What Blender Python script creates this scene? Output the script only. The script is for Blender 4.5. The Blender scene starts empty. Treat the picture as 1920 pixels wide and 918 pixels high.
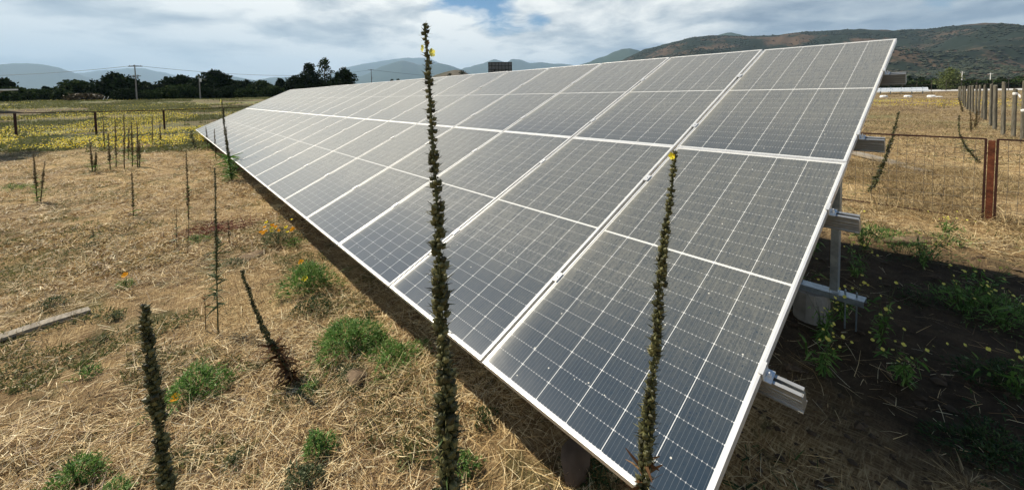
import bpy, math, random
import numpy as np
from mathutils import Matrix, Vector
random.seed(7)
rng = np.random.default_rng(11)
S = bpy.context.scene
COL = S.collection
R = math.radians

# ------------------------------------------------------------------ camera
YAW, PITCH, ROLL, FPX = R(-40.801), R(-3.096), R(-1.008), 762.5
CX, CY = 960.0, 218.7
EYE = np.array([-0.558, 1.223, 1.910])
F_ = np.array([math.cos(PITCH)*math.cos(YAW), math.cos(PITCH)*math.sin(YAW), math.sin(PITCH)])
Rt = np.array([math.sin(YAW), -math.cos(YAW), 0.0]); U_ = np.cross(Rt, F_)
R2 = math.cos(ROLL)*Rt+math.sin(ROLL)*U_; U2 = -math.sin(ROLL)*Rt+math.cos(ROLL)*U_
cam = bpy.data.cameras.new('camera'); camo = bpy.data.objects.new('camera', cam); COL.objects.link(camo)
cam.sensor_width = 36; cam.lens = FPX/1920*36; cam.shift_y = (CY-459)/1920
cam.clip_start = 0.05; cam.clip_end = 80000
M = Matrix.Identity(4)
for i in range(3):
    M[i][0] = R2[i]; M[i][1] = U2[i]; M[i][2] = -F_[i]; M[i][3] = EYE[i]
camo.matrix_world = M
S.camera = camo

# ------------------------------------------------------------------ light
SUN = np.array([0.9, 0.38, 1.0]); SUN /= np.linalg.norm(SUN)
sun_el = math.asin(SUN[2]); sun_az = math.atan2(SUN[1], SUN[0])
sl = bpy.data.lights.new('sun', 'SUN'); sl.energy = 5.0; sl.angle = R(0.6); sl.color = (1.0, 0.905, 0.74)
so = bpy.data.objects.new('sun', sl); COL.objects.link(so)
so.rotation_euler = Vector((-SUN[0], -SUN[1], -SUN[2])).to_track_quat('-Z', 'Y').to_euler()
S.view_settings.view_transform = 'Standard'; S.view_settings.look = 'None'
S.view_settings.gamma = 1; S.view_settings.exposure = 0.70
S.render.engine = 'CYCLES'
S.cycles.use_denoising = True
S.cycles.max_bounces = 6; S.cycles.volume_bounces = 0

def nd(nt, typ, **kw):
    n = nt.nodes.new(typ)
    for k, v in kw.items():
        if k.startswith('i_'):
            key = k[2:]
            key = int(key) if key.isdigit() else key.replace('_', ' ')
            n.inputs[key].default_value = v
        else: setattr(n, k, v)
    return n
def ramp(nt, fac, stops, interp='LINEAR'):
    n = nt.nodes.new('ShaderNodeValToRGB'); cr = n.color_ramp; cr.interpolation = interp
    while len(cr.elements) < len(stops): cr.elements.new(0.5)
    for e, (p, c) in zip(cr.elements, stops):
        e.position = p; e.color = (c, c, c, 1) if not hasattr(c, '__len__') else (*c[:3], 1)
    nt.links.new(fac, n.inputs[0]); return n.outputs[0]
def mth(nt, op, a, b=None, c=None, clamp=False):
    n = nt.nodes.new('ShaderNodeMath'); n.operation = op; n.use_clamp = clamp
    for i, v in enumerate((a, b, c)):
        if v is None: continue
        if isinstance(v, (int, float)): n.inputs[i].default_value = v
        else: nt.links.new(v, n.inputs[i])
    return n.outputs[0]
def mixc(nt, f, a, b, mode='MIX'):
    n = nt.nodes.new('ShaderNodeMix'); n.data_type = 'RGBA'; n.blend_type = mode
    for i, v in ((0, f), (6, a), (7, b)):
        if isinstance(v, (int, float)): n.inputs[i].default_value = v
        elif isinstance(v, (tuple, list)): n.inputs[i].default_value = (*v[:3], 1)
        else: nt.links.new(v, n.inputs[i])
    return n.outputs[2]
def noise(nt, vec, scale, detail=4, rough=0.55, dist=0.0):
    n = nt.nodes.new('ShaderNodeTexNoise'); n.inputs['Scale'].default_value = scale
    n.inputs['Detail'].default_value = detail; n.inputs['Roughness'].default_value = rough
    n.inputs['Distortion'].default_value = dist
    if vec is not None: nt.links.new(vec, n.inputs['Vector'])
    return n.outputs['Fac']
def mapping(nt, vec, scale=(1, 1, 1), rot=(0, 0, 0), loc=(0, 0, 0)):
    n = nt.nodes.new('ShaderNodeMapping'); n.inputs['Scale'].default_value = scale
    n.inputs['Rotation'].default_value = rot; n.inputs['Location'].default_value = loc
    nt.links.new(vec, n.inputs['Vector']); return n.outputs[0]

def pxray(x, y): 
    d = F_+(x-CX)/FPX*R2-(y-CY)/FPX*U2
    return d/np.linalg.norm(d)

# ------------------------------------------------------------------ world: sky with clouds
W = bpy.data.worlds.new('World'); S.world = W; W.use_nodes = True
nt = W.node_tree; nt.nodes.clear(); L = nt.links.new
out = nd(nt, 'ShaderNodeOutputWorld')
sky = nd(nt, 'ShaderNodeTexSky', sky_type='NISHITA', sun_disc=False, sun_elevation=sun_el,
         sun_rotation=math.pi/2-sun_az, air_density=1.0, dust_density=0.25, ozone_density=3.0)
hsv = nd(nt, 'ShaderNodeHueSaturation', i_Saturation=1.45, i_Value=0.95); L(sky.outputs[0], hsv.inputs['Color'])
bg1 = nd(nt, 'ShaderNodeBackground', i_Strength=0.055); L(hsv.outputs[0], bg1.inputs[0])
tc = nd(nt, 'ShaderNodeTexCoord'); D = tc.outputs['Generated']
sp = nd(nt, 'ShaderNodeSeparateXYZ'); L(D, sp.inputs[0])
zz = mth(nt, 'MAXIMUM', sp.outputs[2], 0.0)
den = mth(nt, 'ADD', zz, 0.16)
u = mth(nt, 'DIVIDE', sp.outputs[0], den); v = mth(nt, 'DIVIDE', sp.outputs[1], den)
cb = nd(nt, 'ShaderNodeCombineXYZ'); L(u, cb.inputs[0]); L(v, cb.inputs[1])
CVv = mapping(nt, cb.outputs[0], scale=(1, 1, 1), rot=(0, 0, R(20)), loc=(3.1, 1.7, 0))
n1 = noise(nt, CVv, 0.95, 9, 0.58, 0.35)
n2 = noise(nt, CVv, 0.75, 9, 0.58, 0.25)
n3 = noise(nt, CVv, 3.0, 8, 0.60, 0.4)
def lobe(x, y, power, amp):
    d = pxray(x, y)
    n = nd(nt, 'ShaderNodeVectorMath', operation='DOT_PRODUCT'); L(D, n.inputs[0]); n.inputs[1].default_value = tuple(d)
    a = mth(nt, 'MAXIMUM', n.outputs['Value'], 0.0)
    return mth(nt, 'MULTIPLY', mth(nt, 'POWER', a, power), amp)
cov = mth(nt, 'ADD', mth(nt, 'MULTIPLY', n1, 2.2), mth(nt, 'MULTIPLY', n3, 0.9))
cov = mth(nt, 'ADD', cov, -0.66)
for g in (lobe(930, 0, 300, 1.0), lobe(1015, 40, 1500, 0.75), lobe(820, -40, 200, 0.7), lobe(1770, -12, 900, 0.6), lobe(310, 36, 1500, .12), lobe(430, 66, 2000, .12)):
    cov = mth(nt, 'SUBTRACT', cov, g)
hi = ramp(nt, zz, [(0.0, 0.0), (0.25, 0.0), (0.62, 1.0)])
cov = mth(nt, 'SUBTRACT', cov, mth(nt, 'MULTIPLY', hi, 1.0))
covf = ramp(nt, cov, [(0.10, 0.0), (0.50, 1.0)])
# cloud tone: bright veil to dark grey bases, darker over the right-hand hills
dk = mth(nt, 'ADD', lobe(1560, -10, 9, 0.42), lobe(330, -60, 40, 0.05))
tone = mth(nt, 'ADD', mth(nt, 'SUBTRACT', mth(nt, 'ADD', mth(nt, 'MULTIPLY', n2, 3.2), mth(nt, 'MULTIPLY', n3, 1.2)), dk), -1.27)
ccol = ramp(nt, tone, [(0.12, (0.11, 0.135, 0.18)), (0.30, (0.215, 0.245, 0.28)), (0.55, (0.36, 0.385, 0.395)), (.98, (0.76, 0.745, 0.69))])
hz = ramp(nt, zz, [(0.0, 1.0), (0.10, 0.55), (0.22, 0.0)])
lft = mth(nt, 'ADD', lobe(60, 150, 8, 0.85), 0.12, clamp=True)
ccol = mixc(nt, mth(nt, 'MULTIPLY', hz, lft), ccol, (0.30, 0.375, 0.43))
bg2 = nd(nt, 'ShaderNodeBackground', i_Strength=1.0); L(ccol, bg2.inputs[0])
mx = nd(nt, 'ShaderNodeMixShader'); L(covf, mx.inputs[0]); L(bg1.outputs[0], mx.inputs[1]); L(bg2.outputs[0], mx.inputs[2])
L(mx.outputs[0], out.inputs['Surface'])
W.cycles.sampling_method = 'MANUAL'; W.cycles.sample_map_resolution = 512

# ------------------------------------------------------------------ terrain function
_g = rng.random((257, 257))
def vnoise(x, y):
    x = np.asarray(x, float); y = np.asarray(y, float)
    xi = np.floor(x).astype(int); yi = np.floor(y).astype(int); fx = x-xi; fy = y-yi
    fx = fx*fx*(3-2*fx); fy = fy*fy*(3-2*fy)
    a = _g[xi % 256, yi % 256]; b = _g[(xi+1) % 256, yi % 256]; c = _g[xi % 256, (yi+1) % 256]; d = _g[(xi+1) % 256, (yi+1) % 256]
    return (a*(1-fx)+b*fx)*(1-fy)+(c*(1-fx)+d*fx)*fy
def fbm(x, y, o=4):
    s = 0; a = 0.5; n = 0
    for i in range(o):
        s = s+a*vnoise(x*2**i+17.3*i, y*2**i+5.1*i); n += a; a *= .5
    return s/n
def sstep(a, b, x):
    t = np.clip((np.asarray(x, float)-a)/(b-a), 0, 1); return t*t*(3-2*t)
def gz(x, y):
    x = np.asarray(x, float); y = np.asarray(y, float)
    d = np.hypot(x-EYE[0], y-EYE[1])
    h = (1.0+1.3*sstep(-1.15, -.45, np.arctan2(y, x+1e-6)))*sstep(28, 118, d)
    h = h+(fbm(x*.55+40, y*.55+9, 3)-.5)*.12+(fbm(x*3.1+4, y*3.1+70, 3)-.5)*.075*(1-sstep(12, 50, d))
    # low soil bank behind the array on the right
    h = h+0.10*np.exp(-((x+0.6)**2/1.6+(y+5.6)**2/.5))
    h = h-4.0*sstep(400, 900, d)*sstep(0, 1, d/900)
    return h
def G(px, py, lift=0.0):
    """surveyed ground point seen at photo pixel (1920x918)"""
    d = pxray(px, py); t = 0.5; last = t
    while t < 400:
        p = EYE+d*t
        if p[2] < gz(p[0], p[1])+lift: break
        last = t; t *= 1.03
    a, b = last, t
    for _ in range(20):
        m = (a+b)/2; p = EYE+d*m
        if p[2] < gz(p[0], p[1])+lift: b = m
        else: a = m
    p = EYE+d*b; return Vector((p[0], p[1], float(gz(p[0], p[1]))))
def depth_of(p): return float((np.array(p)-EYE)@F_)
def AT(px, dist, base=None):
    """ground point in the direction of photo column px at horizontal distance dist"""
    d = pxray(px, 190); d = d[:2]/np.hypot(*d[:2]); x = EYE[0]+d[0]*dist; y = EYE[1]+d[1]*dist
    return Vector((x, y, float(gz(x, y))))
def ZAT(px, py, p):
    """height of the photo pixel on the vertical through p"""
    d = pxray(px, py); return EYE[2]+d[2]/np.hypot(d[0], d[1])*math.hypot(p[0]-EYE[0], p[1]-EYE[1])

# ------------------------------------------------------------------ mesh helpers
class MB:
    def __init__(s): s.v = []; s.f = []; s.m = []; s.n = 0
    def add(s, v, f, mi=0):
        v = np.asarray(v, float).reshape(-1, 3)
        s.v.append(v); s.f += [tuple(int(i)+s.n for i in q) for q in f]; s.m += [mi]*len(f); s.n += len(v)
    def box(s, c, h, rot=None, mi=0):
        c = np.array(c, float); h = np.array(h, float)
        k = np.array([(x, y, z) for x in (-1, 1) for y in (-1, 1) for z in (-1, 1)], float)*h
        if rot is not None: k = k@np.array(rot).T
        s.add(k+c, [(0, 1, 3, 2), (4, 6, 7, 5), (0, 4, 5, 1), (2, 3, 7, 6), (0, 2, 6, 4), (1, 5, 7, 3)], mi)
    def tube(s, pts, rad, n=8, mi=0, cap=True):
        pts = np.array(pts, float); m = len(pts); rad = np.broadcast_to(rad, (m,))
        vs = []; 
        tan = np.gradient(pts, axis=0); tan /= np.linalg.norm(tan, axis=1)[:, None]+1e-9
        ref = np.array([0.31, 0.95, 0.1]) if abs(tan[0][2]) > .7 else np.array([0, 0, 1.])
        for i in range(m):
            a = np.cross(tan[i], ref); a /= np.linalg.norm(a)+1e-9; b = np.cross(tan[i], a)
            th = np.arange(n)*2*math.pi/n
            vs.append(pts[i]+rad[i]*(np.cos(th)[:, None]*a+np.sin(th)[:, None]*b))
        f = [(i*n+j, i*n+(j+1) % n, (i+1)*n+(j+1) % n, (i+1)*n+j) for i in range(m-1) for j in range(n)]
        if cap: f += [tuple(range(n))[::-1], tuple((m-1)*n+j for j in range(n))]
        s.add(np.vstack(vs), f, mi)
    def bar(s, a, b, w, h, mi=0):
        a = np.array(a, float); b = np.array(b, float); d = b-a; l = np.linalg.norm(d); d /= l
        up = np.array([0, 0, 1.]) if abs(d[2]) < .95 else np.array([1., 0, 0])
        e = np.cross(d, up); e /= np.linalg.norm(e); g = np.cross(e, d)
        s.box((a+b)/2, (l/2, w/2, h/2), np.stack([d, e, g], 1), mi)
    def build(s, name, mats, parent=None, smooth=False):
        me = bpy.data.meshes.new(name)
        v = np.vstack(s.v) if s.v else np.zeros((0, 3))
        tot = np.array([len(q) for q in s.f], np.int32); st = np.concatenate([[0], np.cumsum(tot)[:-1]]).astype(np.int32)
        me.vertices.add(len(v)); me.vertices.foreach_set('co', v.astype(np.float32).ravel())
        idx = np.array([i for q in s.f for i in q], np.int32)
        me.loops.add(len(idx)); me.loops.foreach_set('vertex_index', idx)
        me.polygons.add(len(tot)); me.polygons.foreach_set('loop_start', st); me.polygons.foreach_set('loop_total', tot)
        mats = mats if isinstance(mats, (list, tuple)) else [mats]
        for m in mats: me.materials.append(m)
        me.polygons.foreach_set('material_index', np.array(s.m, np.int32))
        me.polygons.foreach_set('use_smooth', np.full(len(tot), bool(smooth)))
        me.update(calc_edges=True); me.validate()
        o = bpy.data.objects.new(name, me); COL.objects.link(o)
        if parent is not None: o.parent = parent
        return o
def npmesh(name, v, faces, mat, parent=None, smooth=False, mi=None):
    """v (n,3), faces (m,k) arrays"""
    me = bpy.data.meshes.new(name); faces = np.asarray(faces, np.int32); m, k = faces.shape
    me.vertices.add(len(v)); me.vertices.foreach_set('co', np.asarray(v, np.float32).ravel())
    me.loops.add(m*k); me.loops.foreach_set('vertex_index', faces.ravel())
    me.polygons.add(m); me.polygons.foreach_set('loop_start', np.arange(m, dtype=np.int32)*k)
    me.polygons.foreach_set('loop_total', np.full(m, k, np.int32))
    mats = mat if isinstance(mat, (list, tuple)) else [mat]
    for q in mats: me.materials.append(q)
    if mi is not None: me.polygons.foreach_set('material_index', np.asarray(mi, np.int32))
    me.polygons.foreach_set('use_smooth', np.full(m, bool(smooth)))
    me.update(calc_edges=True)
    o = bpy.data.objects.new(name, me); COL.objects.link(o)
    if parent is not None: o.parent = parent
    return o
def ribbons(p, d, ln, w, droop=0.3, seg=2, curl=0.25, flat=0.0):
    """n bent tapering blades -> verts, quads"""
    n = len(p); d = d/np.linalg.norm(d, axis=1)[:, None]
    side = np.cross(d, rng.normal(size=(n, 3))+np.array([0, 0, flat])); side /= np.linalg.norm(side, axis=1)[:, None]+1e-9
    bend = np.cross(d, side)*rng.normal(0, curl, (n, 1)); bend[:, 2] -= droop
    vs = np.zeros((n, seg+1, 2, 3))
    for i in range(seg+1):
        t = i/seg; c = p+d*(ln*t)[:, None]+bend*(ln*t*t)[:, None]
        ww = (w*(1-.75*t*t))[:, None]*.5
        vs[:, i, 0] = c-side*ww; vs[:, i, 1] = c+side*ww
    base = (np.arange(n)*(seg+1)*2)[:, None]
    fs = [base+np.array([[2*i, 2*i+1, 2*i+3, 2*i+2]]) for i in range(seg)]
    return vs.reshape(-1, 3), np.concatenate(fs)
def tagit(o, label=None, cat=None, group=None, kind=None):
    if label: o['label'] = label
    if cat: o['category'] = cat
    if group: o['group'] = group
    if kind: o['kind'] = kind
    return o
def empty(name, loc=(0, 0, 0), rz=0.0):
    o = bpy.data.objects.new(name, None); COL.objects.link(o); o.location = loc; o.rotation_euler = (0, 0, rz)
    o.empty_display_size = .2; return o
def unit(mb, name, mats, parent, origin): # build world-space data as local child of an empty at origin
    off = np.array(origin, float)
    mb.v = [q-off for q in mb.v]
    return mb.build(name, mats, parent)

# ------------------------------------------------------------------ materials
def mat(name, col=(.5, .5, .5), rough=.6, metal=0.0, spec=0.5):
    m = bpy.data.materials.new(name); m.use_nodes = True; b = m.node_tree.nodes['Principled BSDF']
    b.inputs['Base Color'].default_value = (*col, 1); b.inputs['Roughness'].default_value = rough
    b.inputs['Metallic'].default_value = metal; b.inputs['Specular IOR Level'].default_value = spec
    return m
def setc(m, sock, key='Base Color'):
    m.node_tree.links.new(sock, m.node_tree.nodes['Principled BSDF'].inputs[key])
def geo(nt): return nt.nodes.new('ShaderNodeNewGeometry')
def varied(name, stops, rough=.7, metal=0.0, scale=3.0, spec=.3, coord='Object', bump=0.0, bscale=None, stretch=(1, 1, 1), trans=0.0):
    m = mat(name, stops[0][1], rough, metal, spec); nt = m.node_tree
    t = nt.nodes.new('ShaderNodeTexCoord'); vec = mapping(nt, t.outputs[coord], scale=stretch)
    f = noise(nt, vec, scale, 6, .6); c = ramp(nt, f, stops); setc(m, c)
    if bump:
        b = nt.nodes.new('ShaderNodeBump'); b.inputs['Strength'].default_value = bump; b.inputs['Distance'].default_value = .01
        f2 = noise(nt, vec, bscale or scale*3, 6, .6); nt.links.new(f2, b.inputs['Height']); setc(m, b.outputs[0], 'Normal')
    return m
def island(name, stops, rough=.65, trans=.35, spec=.25, patch=None):
    """leaf / straw material: colour varies from one blade to the next"""
    m = mat(name, stops[0][1], rough, 0, spec); nt = m.node_tree; g = geo(nt)
    f = g.outputs['Random Per Island']
    if patch:
        n = noise(nt, g.outputs['Position'], patch, 4, .6)
        f = mth(nt, 'ADD', mth(nt, 'MULTIPLY', f, .55), mth(nt, 'MULTIPLY', n, .75)); f = mth(nt, 'SUBTRACT', f, .15, clamp=True)
    c = ramp(nt, f, stops); setc(m, c)
    if trans:
        o = nt.nodes['Material Output']; b = nt.nodes['Principled BSDF']
        tr = nt.nodes.new('ShaderNodeBsdfTranslucent'); nt.links.new(c, tr.inputs[0])
        mx = nt.nodes.new('ShaderNodeMixShader'); mx.inputs[0].default_value = trans
        nt.links.new(b.outputs[0], mx.inputs[1]); nt.links.new(tr.outputs[0], mx.inputs[2]); nt.links.new(mx.outputs[0], o.inputs[0])
    return m

M_alu = varied('anodised_aluminium', [(.3, (.60, .60, .59)), (.7, (.78, .78, .76))], .42, .55, 6, .5)
M_rail = varied('mill_finish_aluminium', [(.3, (.34, .34, .33)), (.7, (.52, .52, .50))], .4, .75, 6, .5)
M_galv = varied('galvanised_steel', [(.35, (.20, .25, .29)), (.65, (.36, .43, .48))], .42, .7, 14, .5)
M_conc = varied('concrete', [(.3, (.20, .19, .17)), (.7, (.38, .36, .32))], .9, 0, 7, .2, bump=.5, bscale=30)
M_rust = varied('rusty_steel', [(.3, (.055, .016, .008)), (.55, (.15, .045, .02)), (.8, (.24, .09, .04))], .8, .2, 12, .3, bump=.3, bscale=60)
M_rustd = varied('dark_rusty_bar', [(.3, (.025, .010, .008)), (.8, (.075, .028, .018))], .75, .2, 12, .3)
M_wire = mat('galvanised_wire', (.15, .14, .125), .5, .5)
M_wiref = mat('dark_wire', (.06, .05, .045), .6, .3)
M_wood = varied('weathered_post_wood', [(.25, (.05, .045, .034)), (.5, (.115, .105, .08)), (.8, (.21, .195, .155))], .9, 0, 3.0, .2, bump=.6, bscale=9, stretch=(6, 6, 1))
M_plank = varied('grey_plank_wood', [(.25, (.13, .11, .085)), (.75, (.36, .32, .26))], .9, 0, 4.0, .2, bump=.5, bscale=9, stretch=(1, 9, 9))
M_pole = varied('pole_concrete', [(.3, (.16, .15, .14)), (.7, (.28, .27, .25))], .85)
M_polew = varied('pole_dark_wood', [(.3, (.05, .04, .035)), (.7, (.10, .085, .07))], .85)
M_cable = mat('cable', (.03, .03, .035), .6)
M_rock = varied('field_stone', [(.25, (.14, .12, .10)), (.75, (.34, .29, .24))], .9, 0, 6, .2, bump=.7, bscale=18)
M_rockdk = varied('dark_brown_stone', [(.25, (.05, .035, .025)), (.75, (.13, .095, .07))], .9, 0, 6, .2, bump=.7, bscale=18)
M_clod = varied('soil_clod', [(.25, (.10, .07, .045)), (.75, (.24, .175, .115))], .95, 0, 8, .1, bump=.8, bscale=22)
M_clodk = varied('dark_soil_crumb', [(.25, (.035, .024, .015)), (.75, (.12, .085, .055))], .95, 0, 2, .1, coord='Object')
M_white = varied('white_paint', [(.3, (.62, .62, .60)), (.8, (.80, .80, .78))], .6, 0, 3)
M_trunk = varied('bark', [(.3, (.045, .033, .024)), (.7, (.11, .085, .06))], .9, 0, 4)
M_stem = varied('green_brown_stem', [(.3, (.035, .045, .015)), (.7, (.09, .095, .035))], .65, 0, 12)
M_stemdry = varied('dry_brown_stem', [(.3, (.045, .028, .014)), (.7, (.13, .085, .04))], .75, 0, 9)
M_caps = island('seed_capsule_green', [(0, (.020, .019, .007)), (.5, (.058, .060, .019)), (1, (.145, .135, .052))], .5, .0, .35)
M_capsdry = island('seed_capsule_dry', [(0, (.035, .024, .010)), (.5, (.10, .078, .03)), (1, (.20, .16, .07))], .6, .0, .3)
M_leaf = island('weed_leaf', [(0, (.045, .11, .02)), (.5, (.11, .22, .045)), (1, (.22, .34, .10))], .55, .35)
M_leaf2 = island('grey_green_leaf', [(0, (.05, .075, .03)), (.5, (.11, .14, .065)), (1, (.20, .22, .12))], .6, .3)
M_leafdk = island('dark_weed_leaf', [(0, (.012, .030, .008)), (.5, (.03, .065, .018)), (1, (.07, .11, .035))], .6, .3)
M_dead = island('dead_leaf', [(0, (.04, .018, .008)), (.5, (.11, .055, .022)), (1, (.22, .13, .06))], .8, .2)
M_red = island('red_stem', [(0, (.07, .012, .012)), (.6, (.16, .03, .025)), (1, (.20, .08, .05))], .7, .1)
M_petal = island('yellow_petal', [(0, (.82, .52, .01)), (.4, (.88, .68, .02)), (1, (.92, .82, .07))], .5, .4)
M_petalor = island('orange_petal', [(0, (.85, .30, .01)), (1, (.90, .50, .02))], .5, .4)
M_petalpale = island('pale_yellow_petal', [(0, (.70, .62, .05)), (1, (.85, .80, .22))], .5, .4)
M_straw = island('dry_straw', [(0, (.05, .024, .008)), (.27, (.19, .105, .038)), (.54, (.55, .375, .16)), (.82, (.82, .66, .37)), (1, (.86, .76, .50))], .55, .15, .35)
M_drygrass = island('dry_standing_grass', [(0, (.09, .062, .030)), (.38, (.22, .155, .075)), (.66, (.42, .32, .165)), (1, (.68, .57, .36))], .6, .25, patch=.55)
M_cover = island('ground_cover_leaf', [(0, (.06, .075, .022)), (.5, (.135, .145, .05)), (1, (.25, .235, .10))], .6, .3, patch=.12)
M_tree = [island('tree_leaf_dark', [(0, (.006, .013, .005)), (.6, (.014, .028, .009)), (1, (.028, .044, .015))], .9, .1, .05),
          island('tree_leaf_mid', [(0, (.012, .025, .008)), (.6, (.030, .052, .016)), (1, (.055, .075, .025))], .9, .15, .05),
          island('tree_leaf_olive', [(0, (.035, .05, .015)), (.6, (.085, .11, .03)), (1, (.16, .18, .06))], .6, .25),
          island('tree_leaf_brown', [(0, (.035, .026, .014)), (.6, (.075, .058, .03)), (1, (.12, .10, .055))], .6, .15)]

# ground: dry soil and straw thatch near, weedy green beyond the fence
M_ground = mat('dry_ground', (.2, .15, .1), .95, 0, .1); nt = M_ground.node_tree
g = geo(nt); P = g.outputs['Position']; sx = nd(nt, 'ShaderNodeSeparateXYZ'); nt.links.new(P, sx.inputs[0])
a = noise(nt, P, .45, 6, .62); b = noise(nt, P, 5, 6, .65)
fib = noise(nt, mapping(nt, P, scale=(1, 7, 1), rot=(0, 0, R(25))), 11, 6, .7, .5)
fib2 = noise(nt, mapping(nt, P, scale=(7, 1, 1), rot=(0, 0, R(10))), 13, 6, .7, .5)
fb = mth(nt, 'MAXIMUM', fib, fib2)
straw = ramp(nt, fb, [(.38, (.09, .052, .020)), (.49, (.25, .16, .07)), (.60, (.56, .41, .21)), (.76, (.78, .64, .39))])
soil = ramp(nt, b, [(.3, (.085, .055, .032)), (.7, (.24, .165, .10))])
gcl = ramp(nt, noise(nt, P, 1.7, 7, .72, .2), [(.53, 0.0), (.62, .72)])
strawm = ramp(nt, mth(nt, 'ADD', mth(nt, 'MULTIPLY', a, .7), mth(nt, 'MULTIPLY', b, .3)), [(.38, .25), (.56, 1.0)])
near = mixc(nt, strawm, soil, straw)
near = mixc(nt, gcl, near, ramp(nt, b, [(.3, (.045, .05, .018)), (.7, (.16, .15, .065))]))
# bare soil strip in and behind the rack, darkened to paint in its shade
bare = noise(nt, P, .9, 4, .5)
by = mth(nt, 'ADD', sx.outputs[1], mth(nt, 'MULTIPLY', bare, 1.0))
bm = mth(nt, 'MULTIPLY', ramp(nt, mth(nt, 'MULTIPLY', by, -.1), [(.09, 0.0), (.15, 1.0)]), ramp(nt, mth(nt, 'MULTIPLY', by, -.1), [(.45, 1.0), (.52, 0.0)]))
shaded_soil = ramp(nt, b, [(.3, (.026, .018, .011)), (.7, (.078, .053, .034))])
near = mixc(nt, mth(nt, 'MULTIPLY', bm, .92), near, shaded_soil)
# field beyond
dist = nd(nt, 'ShaderNodeVectorMath', operation='DISTANCE'); nt.links.new(P, dist.inputs[0]); dist.inputs[1].default_value = tuple(EYE)
dd = mth(nt, 'ADD', dist.outputs['Value'], mth(nt, 'MULTIPLY', noise(nt, P, .25, 5, .6), 14))
fm = ramp(nt, mth(nt, 'MULTIPLY', dd, .01), [(.25, 0.0), (.38, 1.0)])
fld = noise(nt, mapping(nt, P, scale=(1, 1, 1)), .11, 6, .65)
field = ramp(nt, fld, [(.36, (.12, .085, .06)), (.46, (.16, .13, .07)), (.56, (.17, .18, .085)), (.7, (.20, .22, .12))])
# right-hand side stays tan/olive
tan = ramp(nt, fld, [(.35, (.14, .09, .055)), (.52, (.30, .22, .125)), (.68, (.20, .20, .095))])
sidem = ramp(nt, mth(nt, 'ADD', mth(nt, 'MULTIPLY', sx.outputs[1], -.02), .1), [(.3, 0.0), (.6, 1.0)])
field = mixc(nt, sidem, field, tan)
field = mixc(nt, mth(nt, 'MULTIPLY', noise(nt, P, 2.2, 6, .7), .55), field, (.08, .07, .035))
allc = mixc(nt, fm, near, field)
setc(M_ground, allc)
bp = nd(nt, 'ShaderNodeBump', i_Strength=1.0, i_Distance=.05)
nt.links.new(mth(nt, 'ADD', mth(nt, 'MULTIPLY', fb, .7), b), bp.inputs['Height']); setc(M_ground, bp.outputs[0], 'Normal')

# hill material: dark scrub over tan and reddish soil
def hillmat(name, sc, scrub, soilc, thr, redpatch=False):
    m = mat(name, scrub, .95, 0, .05); nt = m.node_tree; P = geo(nt).outputs['Position']
    a = noise(nt, P, sc*.30, 8, .62, .3); b = noise(nt, P, sc*5, 6, .75)
    f = mth(nt, 'ADD', mth(nt, 'MULTIPLY', a, .8), mth(nt, 'MULTIPLY', b, .4))
    if redpatch:
        sz = nd(nt, 'ShaderNodeSeparateXYZ'); nt.links.new(P, sz.inputs[0])
        f = mth(nt, 'ADD', f, ramp(nt, mth(nt, 'MULTIPLY', sz.outputs[2], .0025), [(.0, .10), (.10, .07), (.28, .0), (.62, -.05)]))
    c1 = mixc(nt, b, scrub, tuple(x*1.9 for x in scrub)); c2 = mixc(nt, b, soilc, tuple(x*.62 for x in soilc))
    setc(m, mixc(nt, ramp(nt, f, [(thr, 0.0), (thr+.07, .85)]), c1, c2)); return m
M_hill = hillmat('scrubby_hillside', .020, (.013, .018, .013), (.125, .085, .058), .63, True)
M_mtn = hillmat('distant_mountain', .002, (.022, .034, .020), (.10, .08, .06), .68)

# ------------------------------------------------------------------ ground sheet
na = 420; rr = np.concatenate([np.geomspace(.25, 30, 210), np.geomspace(31, 900, 90), np.geomspace(1000, 24000, 24)])
th = np.arange(na)*2*math.pi/na
X = EYE[0]+rr[:, None]*np.cos(th); Y = EYE[1]+rr[:, None]*np.sin(th); Z = gz(X, Y)
v = np.stack([X, Y, Z], -1).reshape(-1, 3); i, j = np.meshgrid(np.arange(len(rr)-1), np.arange(na), indexing='ij')
f = np.stack([i*na+j, (i+1)*na+j, (i+1)*na+(j+1) % na, i*na+(j+1) % na], -1).reshape(-1, 4)
v = np.vstack([v, [[EYE[0], EYE[1], float(gz(EYE[0], EYE[1]))]]])
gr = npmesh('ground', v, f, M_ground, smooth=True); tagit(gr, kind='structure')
me = gr.data
# close the small hole under the photographer with a fan
mbf = MB(); c0 = len(v)-1
fan = np.array([[c0, k, (k+1) % na] for k in range(na)])
import bmesh
bm_ = bmesh.new(); bm_.from_mesh(me); bm_.verts.ensure_lookup_table()
for q in fan: bm_.faces.new([bm_.verts[int(t)] for t in q]).smooth = True
bm_.to_mesh(me); bm_.free()

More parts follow.
